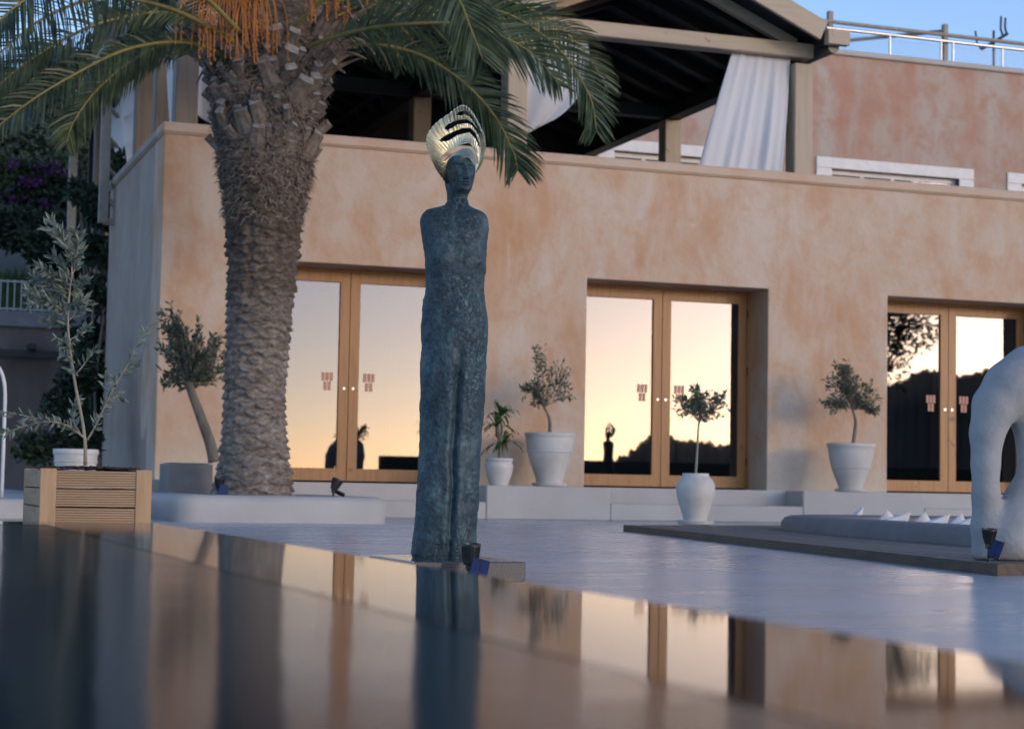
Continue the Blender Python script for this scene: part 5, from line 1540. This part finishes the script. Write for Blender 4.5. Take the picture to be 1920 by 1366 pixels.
# hillside
mb = MB(); rows_ = []
for i in range(30):
    row = []
    for j in range(40):
        x = -40 + 90 * j / 39; y = 34.5 + 90 * i / 29
        z = 3.0 + (y - 34.5) * 0.27 + 1.2 * mnoise.noise(Vector((x * 0.07, y * 0.07, 0))) * min(1, (y - 34.5) / 8)
        if x > 9: z -= (x - 9) * 0.25
        row.append((x, y, z))
    rows_.append(row)
o = MB().grid(rows_).build('hillside', M['hill'], None, True); tag(o, kind='structure')


def cloud(mb, lobes, size, rr, flat=0.0):
    for (c, rd, n_) in lobes:
        for q in range(n_):
            v = Vector((rr.gauss(0, 1), rr.gauss(0, 1), rr.gauss(0, 1))).normalized() * (rr.random() ** 0.4)
            p = Vector(c) + Vector((v.x * rd[0], v.y * rd[1], v.z * rd[2]))
            d = Vector((rr.gauss(0, 1), rr.gauss(0, 1), rr.gauss(0, 0.8) + flat)).normalized()
            leaf_add(mb, p, d, size * rr.uniform(0.6, 1.3), size * 0.27, rr)


def tree(name, label, base, trunk_h, tr, lobes, mat_, size, seed, cat='tree', bark=None, group=None):
    t = thing(name, label, cat, base, 0, group); B = Vector(base); rr = random.Random(seed)
    br = MB(); top = Vector((rr.uniform(-0.1, 0.1), 0, trunk_h))
    MB().tube(catmull([Vector((0, 0, -0.3)), Vector((rr.uniform(-0.1, 0.1), 0, trunk_h * 0.5)), top], 8), [tr * (1.15 - 0.06 * k) for k in range(9)], 9).build('trunk', bark or M['bark'], t, True)
    ll = [(Vector(c) - B, rd, n_) for c, rd, n_ in lobes]
    for c, rd, n_ in ll:
        br.tube(catmull([top * 0.85, top.lerp(c, 0.5) + Vector((0, 0, 0.2)), c], 6), [tr * 0.5, tr * 0.42, tr * 0.34, tr * 0.26, tr * 0.2, tr * 0.13, tr * 0.07], 6)
        for q in range(6):
            v = Vector((rr.uniform(-1, 1) * rd[0], rr.uniform(-1, 1) * rd[1], rr.uniform(-0.5, 1) * rd[2]))
            br.tube([c * 0.7 + top * 0.3, c + v * 0.4, c + v * 0.9], [tr * 0.16, tr * 0.1, tr * 0.04], 4, False)
    br.build('limbs', bark or M['bark'], t, True)
    mb = MB(); cloud(mb, ll, size, rr)
    o = mb.build('crown', mat_, t); o['kind'] = 'stuff'
    return t


def L_(x, y, Y, rp, n_, asp=0.8):
    p = ony(x, y, Y); k = mpx(p); return (p, (rp * k, rp * k * 0.9, rp * k * asp), n_)


def ground_z(Y): return 3.0 + max(0, Y - 34.5) * 0.27 - 0.2


def bt(name, label, x, Y, lobes, mat_, size, seed, tr=0.16, cat='tree', group=None):
    bx_ = ony(x, 500, Y).x; z = ground_z(Y); low = min(c[0].z for c in lobes)
    return tree(name, label, (bx_, Y, z), max(0.5, low - z), tr, lobes, mat_, size, seed, cat, group=group)


bt('pine_tree', 'dark round-headed pine on the hillside behind the terrace rail', 110, 46, [L_(70, 210, 46, 75, 1700), L_(150, 180, 46, 80, 1700), L_(110, 130, 46.5, 60, 1200), L_(40, 270, 46, 60, 1100), L_(190, 250, 46, 70, 1300), L_(120, 280, 45.5, 80, 1500)], M['foliage_dark'], 0.26, 31, 0.22)
bt('pine_tree', 'tall dark pine rising behind the corner of the pergola', 235, 50, [L_(230, 110, 50, 75, 1600), L_(265, 170, 50, 70, 1300), L_(215, 220, 50, 70, 1300), L_(250, 290, 50, 80, 1300), L_(205, 160, 50, 45, 800)], M['foliage_dark'], 0.28, 32, 0.24)
bt('tamarisk_tree', 'bluish feathery tree above the bougainvillea', 60, 40, [L_(60, 270, 40, 65, 1900), L_(10, 300, 40, 60, 1500), L_(110, 290, 40, 50, 1300), L_(90, 235, 40.5, 40, 900), L_(-20, 250, 40, 50, 900)], M['foliage_blue'], 0.16, 33, 0.12)
bg_ = bt('bougainvillea', 'dark bougainvillea sprinkled with purple bracts', 80, 36.5, [L_(60, 340, 36.5, 60, 1800), L_(120, 330, 36.5, 50, 1500), L_(20, 370, 36.5, 60, 1500), L_(110, 385, 36.3, 60, 1700), L_(160, 380, 36.5, 45, 1100), L_(0, 320, 36.5, 40, 900)], M['foliage_dark'], 0.15, 34, 0.09, 'shrub')
mb = MB(); rr = random.Random(77); B = bg_.location
cloud(mb, [(c - B, r_, n_) for c, r_, n_ in (L_(90, 315, 35.9, 34, 80, 0.5), L_(60, 340, 35.8, 26, 55, 0.5), L_(135, 335, 35.9, 16, 30, 0.6), L_(85, 385, 35.7, 14, 40, 0.6), L_(25, 310, 35.9, 12, 24), L_(30, 375, 35.8, 30, 34))], 0.11, rr)
o = mb.build('bracts', M['purple'], bg_); o['kind'] = 'stuff'
bt('evergreen_shrub', 'dense dark evergreen shrub filling the bank below the bougainvillea', 100, 35.6, [L_(40, 430, 35.6, 55, 1500), L_(110, 440, 35.6, 60, 1700), L_(165, 440, 35.4, 50, 1400), L_(90, 480, 35.5, 40, 900), L_(160, 500, 35.4, 40, 900), L_(0, 420, 35.7, 50, 1000)], M['foliage_dark'], 0.15, 35, 0.08, 'shrub')
# grassy bank behind the fence
mb = MB(); rr = random.Random(8)
for q in range(5200):
    x = rr.uniform(0.5, 6); y = rr.uniform(34.55, 37.5); z = 3.15 + (y - 34.5) * 0.35; L = rr.uniform(0.12, 0.35)
    d = Vector((rr.gauss(0, 0.35), rr.gauss(0, 0.35), 1)).normalized(); leaf_add(mb, Vector((x, y, z)), d, L, 0.014, rr)
o = mb.build('grass', M['grass']); tag(o, 'long green grass on the bank behind the garden fence', 'grass', kind='stuff')
o = MB().add([(-14, 34.5, 3.15), (9, 34.5, 3.15), (9, 38, 4.37), (-14, 38, 4.37)], [(0, 1, 2, 3)]).build('grass_bank', M['grass']); tag(o, kind='structure')
# climbers and shrubs by the side wall
def climber(name, label, x, Y, lobes, mat_, size, seed, cat):
    t = thing(name, label, cat, (ony(x, 860, Y).x, Y, 0.175)); B = t.location; rr = random.Random(seed)
    mb = MB(); cloud(mb, [(c - B, r_, n_) for c, r_, n_ in lobes], size, rr); o = mb.build('foliage', mat_, t); o['kind'] = 'stuff'
    st = MB()
    for q in range(7):
        c = rr.choice(lobes)[0] - B
        st.tube(catmull([Vector((rr.uniform(-0.1, 0.1), 0, 0)), Vector((c.x * 0.5 + rr.uniform(-0.15, 0.15), c.y * 0.5, c.z * 0.5)), c], 8), 0.02, 5)
    st.build('stems', M['bark'], t, True)
    return t
climber('climbing_vine', 'dark leafy climber growing up the end of the side wall', 190, 25.0, [L_(190, 400, 25.2, 22, 380, 1.4), L_(178, 470, 25.2, 22, 380, 1.5), L_(205, 480, 24.6, 12, 150, 1.8), L_(175, 550, 25.2, 24, 420, 1.5), L_(200, 560, 24.8, 13, 170, 1.6), L_(172, 640, 25.2, 28, 460, 1.5), L_(190, 720, 25, 24, 400, 1.6), L_(195, 800, 25, 24, 420, 1.6), L_(165, 780, 25.2, 34, 520, 1.6)], M['foliage_dark'], 0.13, 41, 'climber')
climber('evergreen_shrub', 'dark twiggy shrub between the pale pot and the retaining wall', 130, 22.0, [L_(120, 760, 22, 45, 480, 1.2), L_(150, 700, 22, 38, 380, 1.3), L_(70, 840, 21.5, 45, 380, 0.7), L_(140, 830, 21.6, 50, 480, 0.9), L_(140, 640, 22.3, 26, 200, 1.4)], M['foliage_dark'], 0.11, 42, 'shrub')
climber('hanging_creeper', 'small creeper hanging over the bracket at the wall corner', 190, 25.4, [L_(180, 375, 25.3, 30, 420, 0.9), L_(225, 300, 25.2, 16, 120, 1.2), L_(215, 330, 25.0, 14, 100, 1.2), L_(150, 360, 25.6, 26, 300, 0.9)], M['foliage_dark'], 0.12, 43, 'climber')

# ================================================================== BEHIND THE CAMERA (mirrored in glass, brass and pool)
prof_ = [(-60, 0.8), (-30, 0.5), (0, 0.3), (12.8, 0.35), (16.6, 0.4), (20, 0.7), (21.8, 0.75), (23.1, 1.0), (23.8, 1.75), (24.6, 1.55), (26.3, 1.4), (29, 2.5), (30.9, 3.3), (32, 3.75), (33, 3.6), (34.5, 3.8), (38, 3.4), (45, 2.8), (60, 2.0), (90, 1.2)]
rows_ = []
for depth, hf in ((200, 0.0), (250, 0.62), (285, 1.0), (360, 0.4)):
    row = []
    for q in range(1401):
        az = -20 + 80 * q / 1400; e = np.interp(az, [p[0] for p in prof_], [p[1] for p in prof_])
        jag = 0.12 * mnoise.noise(Vector((az * 1.1, depth * 0.3, 0))) + 0.28 * abs(mnoise.noise(Vector((az * 3.3, depth, 4)))) + 0.16 * abs(mnoise.noise(Vector((az * 9.0, depth, 7)))) + 0.16 * abs(mnoise.noise(Vector((az * 23.0, depth, 9)))) - 0.14
        a = math.radians(az); row.append((depth * math.sin(a), 40.94 - depth * math.cos(a), 0.3 + math.tan(math.radians(max(0.1, e + jag))) * 285 * hf))
    rows_.append(row)
o = MB().grid(rows_).build('far_hill', M['hill'], None, True); tag(o, kind='structure')
gw = MB().bbox(12.5, 40, -4.2, -3.9, 0, 1.05, 0.02).build('garden_wall', M['hill']); tag(gw, 'low dark garden wall mirrored in the door glass', 'wall')
p = (35.0, -19.0, 0.0)
tree('carob_tree', 'dark spreading tree mirrored in the right door glass', p, 3.2, 0.2, [((34.6, -19, 6.6), (2.3, 1.6, 1.5), 1900), ((33.2, -18.5, 5.2), (2.3, 1.5, 1.6), 1700), ((36.9, -19.2, 6.4), (1.3, 1.1, 1.1), 620), ((35.8, -19, 5.0), (1.0, 1.0, 1.2), 330), ((34.8, -19, 7.8), (1.5, 1.5, 0.9), 500)], M['foliage_dark'], 0.22, 51)
#@@END
